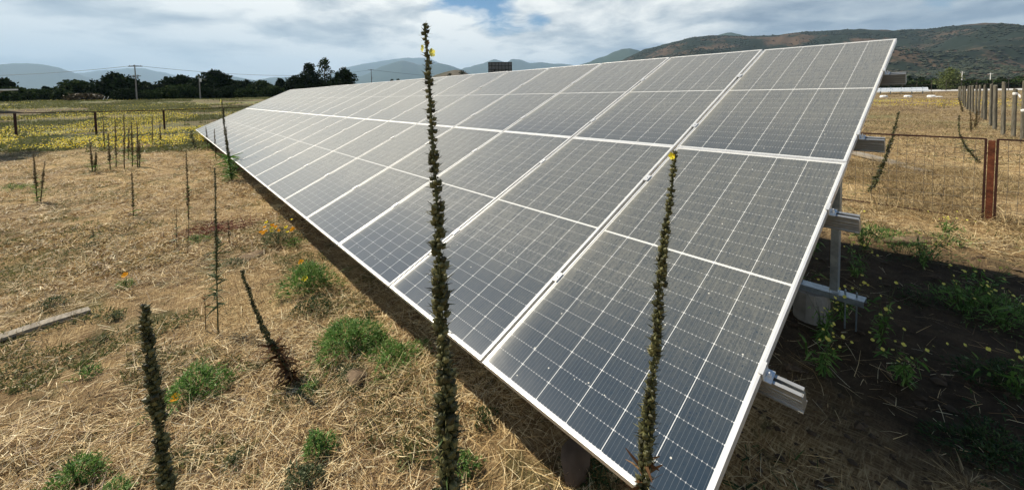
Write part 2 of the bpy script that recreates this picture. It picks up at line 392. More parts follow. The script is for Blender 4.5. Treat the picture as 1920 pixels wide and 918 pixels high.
# ------------------------------------------------------------------ hills and mountains
def ridge(name, prof, d0, d1, mtl, step=6, rows=26, rough=1.0, seed=0.0, pad=0):
    jag = 1.5 if d1 < 3000 else 5.0
    xs = np.arange(prof[0][0], prof[-1][0]+1, step); ys = np.interp(xs, [p[0] for p in prof], [p[1] for p in prof])
    ys = ys+(fbm(xs*.045+seed*3, xs*0+seed, 5)-.5)*jag*(1.0 if step > 3 else .6)
    vs = np.zeros((rows+6, len(xs), 3))
    for c, (x, y) in enumerate(zip(xs, ys)):
        d = pxray(x, y); hd = d[:2]/np.hypot(*d[:2]); sl_ = d[2]/np.hypot(*d[:2])
        ed = min(1, min(c, len(xs)-1-c)/8) if pad else 1
        dr = d1*(1+.06*(fbm(x*.02+seed, seed, 2)-.5))
        H = EYE[2]+dr*sl_
        for r in range(rows+6):
            t = r/(rows-1)
            if t <= 1: rad = d0+(dr-d0)*t
            else: rad = dr+(t-1)*(dr-d0)*1.5
            tt = t if t <= 1 else max(0, 2-t)
            wx, wy = EYE[0]+hd[0]*rad, EYE[1]+hd[1]*rad
            s = tt**1.35
            k = (d1)/9.0
            nz = (fbm(wx/k+seed, wy/k+seed*1.7, 5)-.5)
            amp = 0.75*rough*(1-tt)*tt*1.9
            h = -6+(H+6)*np.clip(s+nz*amp, 0, 1.0 if t <= 1 else .98)
            h += (fbm(wx/k*9, wy/k*9, 2)-.5)*d1*.0018*rough*min(1, tt*3)
            lim = (EYE[2]+rad*sl_)*1.0
            if t < 1: h = min(h, lim*.995)
            vs[r, c] = (wx, wy, h)
    n = len(xs); i, j = np.meshgrid(np.arange(rows+5), np.arange(n-1), indexing='ij')
    f = np.stack([i*n+j, i*n+j+1, (i+1)*n+j+1, (i+1)*n+j], -1).reshape(-1, 4)
    o = npmesh(name, vs.reshape(-1, 3), f, mtl, smooth=True); tagit(o, kind='structure'); return vs
R1 = [(985, 160), (1030, 146), (1080, 132), (1120, 122), (1165, 113), (1210, 92), (1260, 80), (1300, 70), (1340, 67), (1380, 67.5), (1410, 68), (1440, 66), (1460, 65), (1510, 59), (1545, 58), (1585, 56), (1610, 55), (1650, 56.5), (1685, 57), (1735, 56), (1785, 49), (1820, 45), (1850, 43), (1885, 45), (1920, 48), (1990, 50), (2100, 60), (2250, 58)]
hv = ridge('hill', R1, 620, 2300, M_hill, step=4, rows=60, rough=1.7, seed=3.3)
ridge('mountain', [(1280, 110), (1330, 72), (1350, 65.5), (1366, 62), (1385, 64), (1400, 67), (1440, 80), (1500, 110)], 3500, 5200, M_mtn, 4, 20, .6, 5.1)
ridge('mountain', [(1040, 135), (1085, 121), (1110, 114), (1130, 107), (1150, 97), (1165, 92), (1182, 90), (1198, 94), (1220, 104), (1300, 130)], 4000, 6000, M_mtn, 4, 20, .7, 9.2)
ridge('mountain', [(560, 172), (625, 137), (650, 127), (680, 120), (710, 115), (740, 111), (765, 108), (785, 107.5), (810, 112), (850, 128), (920, 150)], 9500, 15500, M_mtn, 5, 20, .6, 1.7)
ridge('mountain', [(620, 160), (680, 142), (710, 127), (735, 119), (755, 114), (775, 118), (790, 122), (805, 120), (822, 118), (838, 120), (852, 125), (868, 131), (900, 145), (960, 165)], 6500, 9500, M_mtn, 4, 20, .7, 2.9)
ridge('mountain', [(830, 160), (868, 128), (885, 124), (905, 119), (925, 112), (935, 113), (950, 117), (960, 110), (975, 112), (992, 118), (1020, 118), (1060, 121), (1110, 128), (1200, 150)], 7500, 11500, M_mtn, 4, 20, .7, 4.4)
ridge('mountain', [(-260, 140), (-160, 128), (-60, 124), (0, 122), (30, 118.5), (50, 118), (80, 120), (110, 127), (150, 140), (195, 155), (250, 176)], 8500, 12500, M_mtn, 5, 20, .7, 6.1)
ridge('mountain', [(40, 170), (110, 146), (150, 137), (200, 132), (240, 128), (270, 129), (305, 136), (335, 144), (365, 158), (410, 180)], 11000, 16500, M_mtn, 5, 20, .5, 7.7)
ridge('mountain', [(340, 180), (380, 155), (412, 142), (430, 142), (455, 147), (478, 151), (505, 147), (525, 145), (550, 143), (575, 151), (620, 175)], 9000, 13000, M_mtn, 4, 20, .6, 8.3)
ridge('knoll', [(790, 160), (815, 141), (835, 135), (852, 131), (866, 132), (880, 140), (905, 160)], 560, 820, hillmat('rocky_knoll', .02, (.04, .045, .028), (.15, .125, .095), .50), 3, 20, .8, 9.9)

# bushes that dot the big hillside (uncountable scrub)
nb = 15000
ico = np.array([(0, 0, 1), (.9, 0, .35), (.28, .86, .3), (-.73, .53, .4), (-.73, -.53, .3), (.28, -.86, .35), (0, 0, -.3)])
icof = np.array([(0, 1, 2), (0, 2, 3), (0, 3, 4), (0, 4, 5), (0, 5, 1), (6, 2, 1), (6, 3, 2), (6, 4, 3), (6, 5, 4), (6, 1, 5)])
ri = rng.integers(4, 59, nb*3); ci = rng.integers(0, hv.shape[1]-1, nb*3); fr = rng.random((nb*3, 2, 1))
pp = hv[ri, ci]*(1-fr[:, 0])+hv[ri+1, ci+1]*fr[:, 0]; pp = pp*(1-.0*fr[:, 1])
dens = fbm(pp[:, 0]/140, pp[:, 1]/140, 4); keep = np.argsort(-(dens+rng.random(len(pp))*.35))[:nb]; pp = pp[keep]
sz = rng.uniform(2.0, 5.2, nb)
vv = (ico[None]*sz[:, None, None]*rng.uniform(.75, 1.2, (nb, 7, 1))*np.array([1, 1, .8]))+pp[:, None]
ff = (icof[None]+(np.arange(nb)*7)[:, None, None]).reshape(-1, 3)
M_scrub = island('hill_scrub', [(0, (.010, .015, .009)), (.6, (.020, .028, .016)), (1, (.045, .05, .028))], .8, 0)
tagit(npmesh('hillside_scrub', vv.reshape(-1, 3), ff, M_scrub), 'dark scrub bushes dotting the brown hillside behind the panels', 'scrub', kind='stuff')

# ------------------------------------------------------------------ haze
hb = MB(); hb.box((0, 0, 896), (21500, 21500, 904)); 
M_haze = bpy.data.materials.new('haze_air'); M_haze.use_nodes = True; nt = M_haze.node_tree
nt.nodes.remove(nt.nodes['Principled BSDF'])
pv = nd(nt, 'ShaderNodeVolumePrincipled'); pv.inputs['Color'].default_value = (.50, .73, 1.0, 1); pv.inputs['Density'].default_value = 6.5e-5
pv.inputs['Anisotropy'].default_value = 0.1
nt.links.new(pv.outputs[0], nt.nodes['Material Output'].inputs['Volume'])
hz_o = hb.build('haze', M_haze); tagit(hz_o, 'pale blue haze in the valley air', 'haze', kind='stuff')

# ------------------------------------------------------------------ solar array
TILT = R(24.37); ct, st = math.cos(TILT), math.sin(TILT); H0 = 0.5
PW, PL, GAP, RGAP = 1.134, 2.287, 0.020, 0.0015
def A(u, v, w=0.0): return np.array([u, -v*ct+w*st, H0+v*st+w*ct])
AR = np.array([[1, 0, 0], [0, -ct, st], [0, st, ct]]).T   # columns: u, v, w  (rows are world)
AX = np.array([[1, 0, 0], [0, -ct, st], [0, st, ct]])
def abox(mb, u0, u1, v0, v1, w0, w1, mi=0):
    k = [A(a_, b_, c_) for a_ in (u0, u1) for b_ in (v0, v1) for c_ in (w0, w1)]
    mb.add(k, [(0, 1, 3, 2), (4, 6, 7, 5), (0, 4, 5, 1), (2, 3, 7, 6), (0, 2, 6, 4), (1, 5, 7, 3)], mi)
arr = empty('solar_array', (0, 0, 0))
tagit(arr, 'long tilted ground-mounted solar panel array, two dusty rows high, in a dry field', 'solar array')

# glass with the cells underneath
M_cell = mat('dusty_solar_glass', (.02, .025, .04), .12, 0, .5); nt = M_cell.node_tree
tcn = nt.nodes.new('ShaderNodeTexCoord'); sep = nd(nt, 'ShaderNodeSeparateXYZ'); nt.links.new(tcn.outputs['Object'], sep.inputs[0])
ox, oy = sep.outputs[0], sep.outputs[1]
mgx = .020; cwid = (PW-2*mgx)/6
fx = mth(nt, 'FRACT', mth(nt, 'DIVIDE', mth(nt, 'SUBTRACT', ox, mgx), cwid))
dx = mth(nt, 'MULTIPLY', mth(nt, 'SUBTRACT', .5, mth(nt, 'ABSOLUTE', mth(nt, 'SUBTRACT', fx, .5))), cwid)   # metres to nearest column gap
mid = PL/2; yy = mth(nt, 'ABSOLUTE', mth(nt, 'SUBTRACT', oy, mid)); y2 = mth(nt, 'SUBTRACT', yy, .0065)
chh = (mid-.0065-.022)/12
fy = mth(nt, 'FRACT', mth(nt, 'DIVIDE', y2, chh))
dy = mth(nt, 'MULTIPLY', mth(nt, 'SUBTRACT', .5, mth(nt, 'ABSOLUTE', mth(nt, 'SUBTRACT', fy, .5))), chh)
colgap = mth(nt, 'LESS_THAN', dx, .0014)
rowgap = mth(nt, 'LESS_THAN', dy, .0009)
midgap = mth(nt, 'LESS_THAN', y2, .0)
edgex = mth(nt, 'GREATER_THAN', mth(nt, 'ABSOLUTE', mth(nt, 'SUBTRACT', ox, PW/2)), PW/2-mgx)
edgey = mth(nt, 'GREATER_THAN', yy, mid-.022)
diamond = mth(nt, 'LESS_THAN', mth(nt, 'ADD', dx, dy), .0052)
# busbar tabs: small dashes crossing each half-cell gap
bx_ = mth(nt, 'FRACT', mth(nt, 'DIVIDE', mth(nt, 'SUBTRACT', ox, mgx), cwid/10))
bdx = mth(nt, 'MULTIPLY', mth(nt, 'ABSOLUTE', mth(nt, 'SUBTRACT', bx_, .5)), cwid/10)
tab = mth(nt, 'MULTIPLY', mth(nt, 'LESS_THAN', bdx, .0016), mth(nt, 'LESS_THAN', dy, .0030))
bus = mth(nt, 'LESS_THAN', bdx, .0006)
white = colgap
for q in (midgap, edgex, edgey, diamond): white = mth(nt, 'MAXIMUM', white, q)
Pw = geo(nt).outputs['Position']; oi = nt.nodes.new('ShaderNodeObjectInfo')
cellv = mth(nt, 'MULTIPLY', oi.outputs['Random'], .4)
cellc = mixc(nt, mth(nt, 'ADD', cellv, .3), (.006, .0185, .033), (.009, .026, .047))
cellc = mixc(nt, mth(nt, 'MULTIPLY', bus, .22), cellc, (.35, .36, .38))
cellc = mixc(nt, mth(nt, 'MULTIPLY', rowgap, .28), cellc, (.55, .56, .56))
cellc = mixc(nt, mth(nt, 'MULTIPLY', tab, .55), cellc, (.7, .7, .7))
cellc = mixc(nt, mth(nt, 'MULTIPLY', white, .88), cellc, (.72, .73, .72))
# dust: fine grain, rain-run streaks down the slope, specks; thinner in the lowest band of each module
gr1 = noise(nt, Pw, 230, 3, .75); gr2 = noise(nt, Pw, 55, 4, .7)
strk = noise(nt, mapping(nt, tcn.outputs['Object'], scale=(1, .07, 1)), 60, 5, .65)
big = noise(nt, Pw, .9, 5, .6)
mod = mth(nt, 'ADD', mth(nt, 'MULTIPLY', gr1, .55), mth(nt, 'MULTIPLY', gr2, .45))
dfac = ramp(nt, mod, [(.30, .12), (.46, .62), (.66, 1.0)])
dfac = mth(nt, 'MULTIPLY', dfac, mth(nt, 'ADD', mth(nt, 'MULTIPLY', big, .5), .72))
dfac = mth(nt, 'MULTIPLY', dfac, mth(nt, 'ADD', mth(nt, 'MULTIPLY', strk, 1.7), .15))
dfac = mth(nt, 'MULTIPLY', dfac, ramp(nt, mth(nt, 'DIVIDE', oy, PL), [(0.0, .45), (.12, .70), (.30, 1.0), (.93, 1.0), (1.0, .8)]))
pz = nd(nt, 'ShaderNodeSeparateXYZ'); nt.links.new(Pw, pz.inputs[0])
dfac = mth(nt, 'MULTIPLY', dfac, ramp(nt, mth(nt, 'ADD', pz.outputs[2], mth(nt, 'MULTIPLY', noise(nt, Pw, 2.2, 4, .6), .25)), [(.58, .10), (.80, .50), (1.0, 1.0)]))
pit = nt.nodes.new('ShaderNodeTexVoronoi'); pit.inputs['Scale'].default_value = 42; nt.links.new(Pw, pit.inputs['Vector'])
pitm = mth(nt, 'MULTIPLY', mth(nt, 'LESS_THAN', pit.outputs['Distance'], .16), mth(nt, 'GREATER_THAN', noise(nt, Pw, 9, 2), .46))
dfac = mth(nt, 'MULTIPLY', dfac, mth(nt, 'SUBTRACT', 1.0, mth(nt, 'MULTIPLY', pitm, .75)))
edgd = mth(nt, 'MULTIPLY', ramp(nt, mth(nt, 'DIVIDE', ox, PW), [(.012, .8), (.055, .15), (.12, 0.0)]), noise(nt, Pw, 14, 4, .7))
dfac = mth(nt, 'ADD', mth(nt, 'MULTIPLY', dfac, .25), mth(nt, 'MULTIPLY', edgd, .45))
c = mixc(nt, dfac, cellc, (.42, .385, .275))
spv = nt.nodes.new('ShaderNodeTexVoronoi'); spv.inputs['Scale'].default_value = 13; nt.links.new(Pw, spv.inputs['Vector'])
spk = mth(nt, 'MULTIPLY', mth(nt, 'LESS_THAN', spv.outputs['Distance'], .055), mth(nt, 'GREATER_THAN', noise(nt, Pw, 6, 2), .50))
c = mixc(nt, mth(nt, 'MULTIPLY', spk, .7), c, (.72, .70, .62))
setc(M_cell, c)
bsd = nt.nodes['Principled BSDF']; bsd.inputs['Specular IOR Level'].default_value = .65; bsd.inputs['Sheen Weight'].default_value = .75; bsd.inputs['Sheen Roughness'].default_value = .45; bsd.inputs['Sheen Tint'].default_value = (1, .93, .80, 1); bsd.inputs['IOR'].default_value = 1.5
setc(M_cell, mth(nt, 'ADD', mth(nt, 'MULTIPLY', dfac, .75), .16), 'Roughness')
M_back = mat('white_backsheet', (.55, .55, .55), .6)

def local_panel_frame():
    mb = MB(); d = -.035; w = .0115
    for (a0, a1, b0, b1) in ((0, PW, 0, w), (0, PW, PL-w, PL), (0, w, w, PL-w), (PW-w, PW, w, PL-w)):
        mb.box(((a0+a1)/2, (b0+b1)/2, d/2), ((a1-a0)/2, (b1-b0)/2, -d/2))
    mb.box((PW/2, PL/2, -.008), (PW/2-w, PL/2-w, .0015), mi=1)
    return mb
def glassmb():
    mb = MB(); w = .0117
    mb.box((PW/2, PL/2, -.0042), (PW/2-w, PL/2-w, .0020)); return mb
p0 = local_panel_frame().build('solar_panel', [M_alu, M_back], arr)
bv = p0.modifiers.new('bevel', 'BEVEL'); bv.width = .0008; bv.segments = 1; bv.limit_method = 'ANGLE'
g0 = glassmb().build('glass', M_cell, p0)
NC = 21; first = True
for k in range(NC):
    for row in range(2):
        if first: p, gl = p0, g0; first = False
        else:
            p = p0.copy(); COL.objects.link(p); p.parent = arr
            gl = g0.copy(); COL.objects.link(gl); gl.parent = p
        # panel local x runs towards -u
        p.location = A(k*(PW+GAP)+PW, row*(PL+RGAP), 0)
        e = rng.normal(0, .0011, 2)
        p.rotation_euler = (TILT+e[0], e[1], math.pi)
AL = NC*(PW+GAP)-GAP
RV = (.655, 1.79, 2.67, 3.79)
# mounting rails: hollow channel section with lips, pulled past the end panel
def rail_prof(v0):
    q = [(-.022, -.036), (-.022, -.122), (-.030, -.122), (-.030, -.128), (.030, -.128), (.030, -.122), (.022, -.122), (.022, -.036), (.008, -.036), (.008, -.041), (.017, -.041), (.017, -.056), (-.017, -.056), (-.017, -.041), (-.008, -.041), (-.008, -.036)]
    return [(v0+a_, b_) for a_, b_ in q]
for v0 in RV:
    mb = MB(); pr = rail_prof(v0); n = len(pr)
    vs = [A(-.135, a_, b_) for a_, b_ in pr]+[A(AL+.1, a_, b_) for a_, b_ in pr]
    # horizontal grooves on the web
    mb.add(vs, [(i, (i+1) % n, n+(i+1) % n, n+i) for i in range(n)]+[tuple(range(n)), tuple(range(2*n-1, n-1, -1))])
    for w_ in (-.070, -.090, -.106):
        abox(mb, -.134, AL+.09, v0-.0245, v0-.0222, w_-.003, w_+.003)
        abox(mb, -.134, AL+.09, v0+.0222, v0+.0245, w_-.003, w_+.003)
    mb.build('rail', M_rail, arr)
# clamps
def clamp(u, v0, end=False):
    mb = MB()
    if end:
        abox(mb, -.003, .010, -.03, .03, .0015, .006)
        abox(mb, -.008, -.003, -.03, .03, -.036, .006)
        abox(mb, -.034, -.008, -.03, .03, -.036, -.031)
        mb.tube([A(-.021, 0, -.031), A(-.021, 0, -.016)], .008, 6); mb.tube([A(-.021, 0, -.026), A(-.021, 0, -.008)], .004, 6)
    else:
        abox(mb, -.020, .020, -.035, .035, .0022, .0062)
        abox(mb, -.0045, .0045, -.035, .035, -.03, .0022)
        mb.tube([A(0, 0, .006), A(0, 0, .011)], .0065, 6)
    mb.v = [q-np.array([0, 0, H0]) for q in mb.v]
    return mb
c_mid = clamp(0, 0).build('clamp', M_alu, arr); c_end = clamp(0, 0, True).build('clamp', M_alu, arr)
fm_, fe_ = True, True
for v0 in RV:
    for k in range(NC):
        u_ = 0 if k == 0 else k*(PW+GAP)-GAP/2
        src = c_end if k == 0 else c_mid
        if k == 0: o = c_end if fe_ else c_end.copy(); 
        else: o = c_mid if fm_ else c_mid.copy()
        if (k == 0 and not fe_) or (k and not fm_): COL.objects.link(o); o.parent = arr
        if k == 0: fe_ = False
        else: fm_ = False
        o.location = A(u_, v0, 0)
# support frames: rafter, two legs, base channel on concrete pier
def support(u):
    mb = MB(); abox(mb, u-.03, u+.03, .25, 4.2, -.20, -.1285); mb.build('rafter', M_galv, arr)
    for v_, nm in ((1.45, 'front'), (3.02, 'rear')):
        u_keep = u; u = u+(.75 if nm == 'front' and u < 1 else 0)
        top = A(u, v_, -.17); zb = .30
        m2 = MB(); x0 = u-.045; 
        # open C channel leg, mouth towards the row
        m2.box((u-.043, top[1], (top[2]+zb)/2), (.0025, .04, (top[2]-zb)/2))
        m2.box((u-.018, top[1]-.0375, (top[2]+zb)/2), (.0225, .0025, (top[2]-zb)/2))
        m2.box((u-.018, top[1]+.0375, (top[2]+zb)/2), (.0225, .0025, (top[2]-zb)/2))
        m2.build('leg', M_galv, arr)
        m3 = MB(); g_ = float(gz(u, top[1])); top_u = u
        if nm == 'front': u = u+.16
        m3.box((u+.02, top[1], zb-.020), (.23, .055, .0015)); m3.box((u+.02, top[1]-.0535, zb-.043), (.23, .0015, .0215)); m3.box((u+.02, top[1]+.0535, zb-.043), (.23, .0015, .0215))
        m3.build('base_channel', M_galv, arr)
        for ox_ in (-.16, -.09, .20): m4 = MB(); m4.tube([(u+ox_, top[1], g_-.05), (u+ox_, top[1], zb+.02)], .006, 6); m4.build('anchor_rod', M_galv, arr)
        m5 = MB(); m5.tube([(u+.13, top[1], g_-.15), (u+.13, top[1], .16), (u+.13, top[1], .2365)], [.13, .125, .115], 14); m5.build('concrete_pier', M_conc, arr); u = u_keep
    if u < 1: return
    m6 = MB(); m6.bar(A(u+.01, 3.0, -.2)-np.array([0, 0, 1.0]), A(u+.01, 1.5, -.19), .035, .035); m6.build('brace', M_galv, arr)
for u in (.20, 3.3, 6.4, 9.6, 12.8, 16.0, 19.2, 22.4): support(u)

for v_, sg in ((.80, .05), (2.52, .07), (3.64, .06)):   # module leads slung along the rails
    ts = np.linspace(.25, 12, 60); mb = MB(); mb.tube([A(t_, v_, -.075)-np.array([0, 0, sg*abs(math.sin(t_*2.72))]) for t_ in ts], .0055, 5); mb.build('wiring', M_cable, arr)

# ------------------------------------------------------------------ trees
def tree(px, top, hw, dist, kind, label, cat='tree', name='tree', group='trees along the far edge of the field', flat=.75, bot=.0, leaf=None, n=2600, trunk=True):
    p = AT(px, dist); H = (ZAT(px, top, p)-p[2])*1.09; Rw = hw*dist/FPX*math.cos(math.atan((px-CX)/FPX))
    t = empty(name, p); tagit(t, label, cat, group)
    ls = leaf or max(.16, min(.42, Rw*.085))
    Rw *= 1.4; nl = 20; lob = []
    for q in range(nl):
        zc = H*(bot+.12+(1-bot-.2)*((q+.5)/nl)); k = (zc/H-bot)/(1-bot)
        env = math.sin(math.pi*min(1, max(.12, k*flat+.30)))**.6
        a_ = q*2.4+rng.random()*1.2; rr_ = Rw*env*rng.uniform(.25, .62)
        lr = Rw*rng.uniform(.32, .52)*max(.5, env); lob.append((rr_*math.cos(a_), rr_*math.sin(a_), min(zc, H-lr*.72), lr))
    lob.append((0, 0, H*.84, min(Rw*.5, H*.16)))
    lob = np.array(lob); w = lob[:, 3]**2; idx = rng.choice(len(lob), n, p=w/w.sum())
    dv = rng.normal(size=(n, 3)); dv /= np.linalg.norm(dv, axis=1)[:, None]
    rad = lob[idx, 3]*(rng.random(n)**.38)*rng.uniform(.86, 1.14, n)
    c = lob[idx, :3]+dv*rad[:, None]*np.array([1, 1, .8])
    c[:, 2] = np.clip(c[:, 2], .05, H*1.01)
    a1 = rng.normal(size=(n, 3)); a1 /= np.linalg.norm(a1, axis=1)[:, None]; a2 = np.cross(a1, rng.normal(size=(n, 3))); a2 /= np.linalg.norm(a2, axis=1)[:, None]
    s1 = ls*rng.uniform(.6, 1.4, (n, 1)); s2 = s1*rng.uniform(.4, .8, (n, 1))
    vs = np.stack([c-a1*s1, c-a2*s2, c+a1*s1, c+a2*s2], 1)
    npmesh('crown', vs.reshape(-1, 3), np.arange(n*4).reshape(-1, 4), M_tree[kind], t)
    if trunk:
        mb = MB(); r0 = max(.08, H*.022); zt = H*.72
        mb.tube([(0, 0, -.2), (.05*H*.3, 0, H*.25), (0, .02*H, H*.5), (0, 0, zt)], [r0*1.3, r0, r0*.7, r0*.3], 7)
        for q in range(5):
            l_ = lob[rng.integers(0, nl)]; mb.tube([(0, 0, H*rng.uniform(.15, .45)), tuple(l_[:3]*.6+np.array([0, 0, l_[2]*.1])), tuple(l_[:3])], [r0*.5, r0*.35, r0*.12], 5)
        mb.build('trunk', M_trunk, t)
    return t
TR = [ # px, top, halfwidth, dist, kind, label
 (-8, 149, 34, 120, 0, 'dark rounded tree cut by the left edge of the photo, behind the white roof corner'),
 (30, 166, 26, 112, 1, 'low bushy tree right behind the white roof corner'),
 (62, 169, 22, 118, 1, 'low dark bush between the roof corner and the small pointed tree'),
 (89, 164, 11, 122, 0, 'small pointed dark tree left of the broad round tree'),
 (121, 170, 15, 114, 1, 'low green bush touching the left side of the broad round tree'),
 (146, 154, 33, 120, 1, 'broad round mid-green tree left of the tall overhanging tree'),
 (162, 177, 24, 104, 3, 'low brownish shrub in front of the broad round tree'),
 (188, 166, 14, 116, 0, 'narrow dark bush left of the tall overhanging tree'),
 (221, 140, 33, 114, 0, 'tall dark tree with overhanging head left of the utility pole'),
 (246, 151, 26, 116, 0, 'dark sloping crown directly behind the tall utility pole'),
 (277, 156, 22, 122, 0, 'dark rounded tree just right of the tall utility pole'),
 (276, 171, 20, 104, 1, 'lighter green bush at the foot of the tall utility pole'),
 (302, 167, 15, 108, 1, 'small green bush between the pole bush and the wide leafy tree'),
 (344, 145, 34, 120, 0, 'wide dark tree left of the short pale pole'),
 (336, 162, 27, 106, 1, 'leafy lighter green tree in front of the wide dark tree by the pale pole'),
 (372, 150, 14, 118, 0, 'narrow dark tree standing behind the short pale pole'),
 (406, 135, 35, 114, 0, 'big black-green domed tree just right of the short pale pole'),
 (442, 153, 24, 118, 0, 'dark tree leaning on the right flank of the big domed tree'),
 (466, 152, 14, 120, 0, 'dark spiky tree between the big domed tree and the array'),
 (492, 153, 22, 116, 1, 'green tree whose foot is hidden by the far corner of the array'),
 (512, 163, 18, 106, 1, 'low light green tree above the far corner of the array'),
 (527, 149, 15, 122, 0, 'dark tree with a thin top above the far panels'),
 (556, 145, 22, 118, 0, 'dark tree left of the two tall trees above the array'),
 (583, 121, 20, 112, 0, 'tall dark tree just left of the eucalyptus'),
 (648, 131, 24, 110, 0, 'separate round dark tree right of the eucalyptus'),
 (600, 150, 17, 116, 0, 'dark tree between and below the two tall trees'),
 (5, 172, 22, 104, 1, 'low green bush in front of the left-edge tree, under the roof corner'),
 (236, 168, 20, 103, 0, 'dark low bush at the foot of the tall overhanging tree'),
 (310, 160, 14, 124, 0, 'dark bush filling the gap left of the wide dark tree'),
 (428, 164, 20, 108, 0, 'dark low tree at the foot of the big domed tree'),
 (388, 166, 18, 104, 0, 'low dark bush right of the foot of the short pale pole'),
 (462, 168, 18, 106, 1, 'mid-green bush before the dark spiky tree'),
 (500, 170, 22, 112, 0, 'dark undergrowth just above the far corner of the array'),
 (568, 158, 16, 112, 0, 'dark bush at the foot of the two tall trees'),
 (627, 150, 14, 112, 0, 'dark bush between the eucalyptus and the separate round tree'),
]
for a_ in TR: tree(*a_[:5], a_[5], n=4600)
tree(612, 112, 13, 114, 1, 'tallest slender eucalyptus with an airy crown above the array', flat=.55, n=1500, leaf=.22)
for (px, top, hw, dist, lb) in ((736, 149, 6, 300, 'tiny dark treetop, left one of the pair beside the distant line pole'), (748, 148.5, 6, 300, 'tiny dark treetop, right one of the pair beside the distant line pole'),
                               (804, 133, 9, 260, 'dark round treetop just behind the central tall stalk'), (845, 138, 8, 300, 'small dark treetop in front of the rocky knoll'), (868, 133, 10, 290, 'dark treetop right of the rocky knoll')):
    tree(px, top, hw, dist, 0, lb, group='treetops showing over the top edge of the array', n=700, leaf=.4)
tree(1779, 129, 18, 170, 2, 'pale olive-green tree standing alone behind the far hedge', group='trees beyond the road on the right', n=1800)
for (px, top, hw, dist, k_, lb) in ((1702, 143, 14, 300, 0, 'dark tree at the hill foot just right of the array corner'), (1726, 145, 12, 310, 0, 'small dark tree under the reddish bare slope'), (1672, 146, 10, 320, 0, 'dark tree half hidden by the array corner'),
                                    (1748, 148, 10, 300, 1, 'green bush left of the pale olive tree'), (1818, 149, 12, 320, 0, 'dark bush right of the pale olive tree'),
                                    (1876, 147, 13, 300, 0, 'dark tree behind the wooden posts near the right edge'), (1906, 144, 16, 290, 1, 'dark green tree at the right edge behind the hedge')):
    tree(px, top, hw, dist, k_, lb, group='trees beyond the road on the right', n=700, leaf=.45)
# orchard behind the hedge
n = 9000; px = rng.uniform(1640, 2080, n); ds = rng.uniform(330, 560, n)
az = YAW-np.arctan((px-CX)/FPX); X = EYE[0]+ds*np.cos(az); Y = EYE[1]+ds*np.sin(az); rowsn = fbm(X/22, Y/22, 3)
kp = rowsn > .40; X, Y = X[kp], Y[kp]; n = len(X); c = np.stack([X, Y, gz(X, Y)+rng.uniform(.2, 4.2, n)], 1)
sz_ = rng.uniform(.7, 1.8, (n, 1, 1)); vs = c[:, None]+rng.normal(size=(n, 4, 3))*sz_*np.array([1, 1, .6])
tagit(npmesh('orchard_foliage', vs.reshape(-1, 3), np.arange(n*4).reshape(-1, 4), M_tree[1]), 'distant belt of orchard green at the foot of the hill', 'orchard', kind='stuff')
# clipped hedge beyond the road: one long dark band
pA, pB = AT(1600, 190), AT(2100, 260)
t = empty('hedge', pA); tagit(t, 'long dark clipped hedge running behind the far road on the right', 'hedge')
n = 16000; f_ = rng.random(n); base = np.array(pA)[None]*(1-f_[:, None])+np.array(pB)[None]*f_[:, None]
c = base-np.array(pA); c[:, 2] += rng.uniform(.0, 2.5, n)+rng.normal(0, .12, n)+.2; c[:, :2] += rng.normal(0, .55, (n, 2))
vs = c[:, None]+rng.normal(size=(n, 4, 3))*.33
npmesh('hedge_foliage', vs.reshape(-1, 3), np.arange(n*4).reshape(-1, 4), M_tree[1], t)
mb = MB()
for q in range(26):
    b_ = (np.array(pB)-np.array(pA))*(q+.5)/26; mb.tube([b_+[0, 0, -.3], b_+[0, 0, 1.7]], [.09, .05], 5)
mb.build('hedge_stems', M_trunk, t)

# ------------------------------------------------------------------ far road, second array, sheds, blocks
M_road = varied('pale_road', [(.3, (.40, .39, .37)), (.7, (.56, .55, .52))], .9, 0, .2, .2)
q = [AT(1560, 108), AT(2150, 150), AT(2150, 236), AT(1560, 172)]
mb = MB(); nseg = 30; vs = []
for i_ in range(nseg+1):
    f_ = i_/nseg
    for (a_, b_) in ((q[0], q[1]), (q[3], q[2])):
        pt = np.array(a_)*(1-f_)+np.array(b_)*f_; vs.append((pt[0], pt[1], float(gz(pt[0], pt[1]))+.05))
mb.add(vs, [(2*i_, 2*i_+2, 2*i_+3, 2*i_+1) for i_ in range(nseg)]); tagit(mb.build('road', M_road), kind='structure')
# distant second array seen edge-on
pc = AT(1690, 96); t = empty('solar_table', pc); tagit(t, 'low pale solar table far away beyond the flowers on the right', 'solar array')
v1 = np.array(AT(1640, 96))-np.array(pc); v2 = np.array(AT(1741, 96))-np.array(pc); v2[2] = v1[2] = 0
dirv = (v2-v1)/np.linalg.norm(v2-v1); nrm_ = np.array([-dirv[1], dirv[0], 0]); nrm_ *= -1 if nrm_@(EYE-np.array(pc)) > 0 else 1
M_farpan = varied('far_panel_glass', [(.3, (.42, .45, .48)), (.7, (.52, .55, .58))], .25, .1, 2, .5)
L_ = np.linalg.norm(v2-v1)
for row, (za, zb_, ya, yb) in enumerate(((.45, .70, 0, 2.0), (.74, 1.0, 2.1, 4.1))):
    for k in range(9):
        a_ = v1+dirv*(L_*k/9+.01); b_ = v1+dirv*(L_*(k+1)/9-.01); m_ = MB()
        lo = np.array([0, 0, za]); hi_ = np.array([0, 0, zb_]); 
        vsq = [a_+nrm_*ya+lo, b_+nrm_*ya+lo, b_+nrm_*yb+hi_, a_+nrm_*yb+hi_]; up = np.array([0, 0, .09])
        m_.add(np.array(vsq+[x_+up for x_ in vsq]), [(0, 3, 2, 1), (4, 5, 6, 7), (0, 1, 5, 4), (1, 2, 6, 5), (2, 3, 7, 6), (3, 0, 4, 7)])
        m_.build('solar_panel', M_farpan, t)
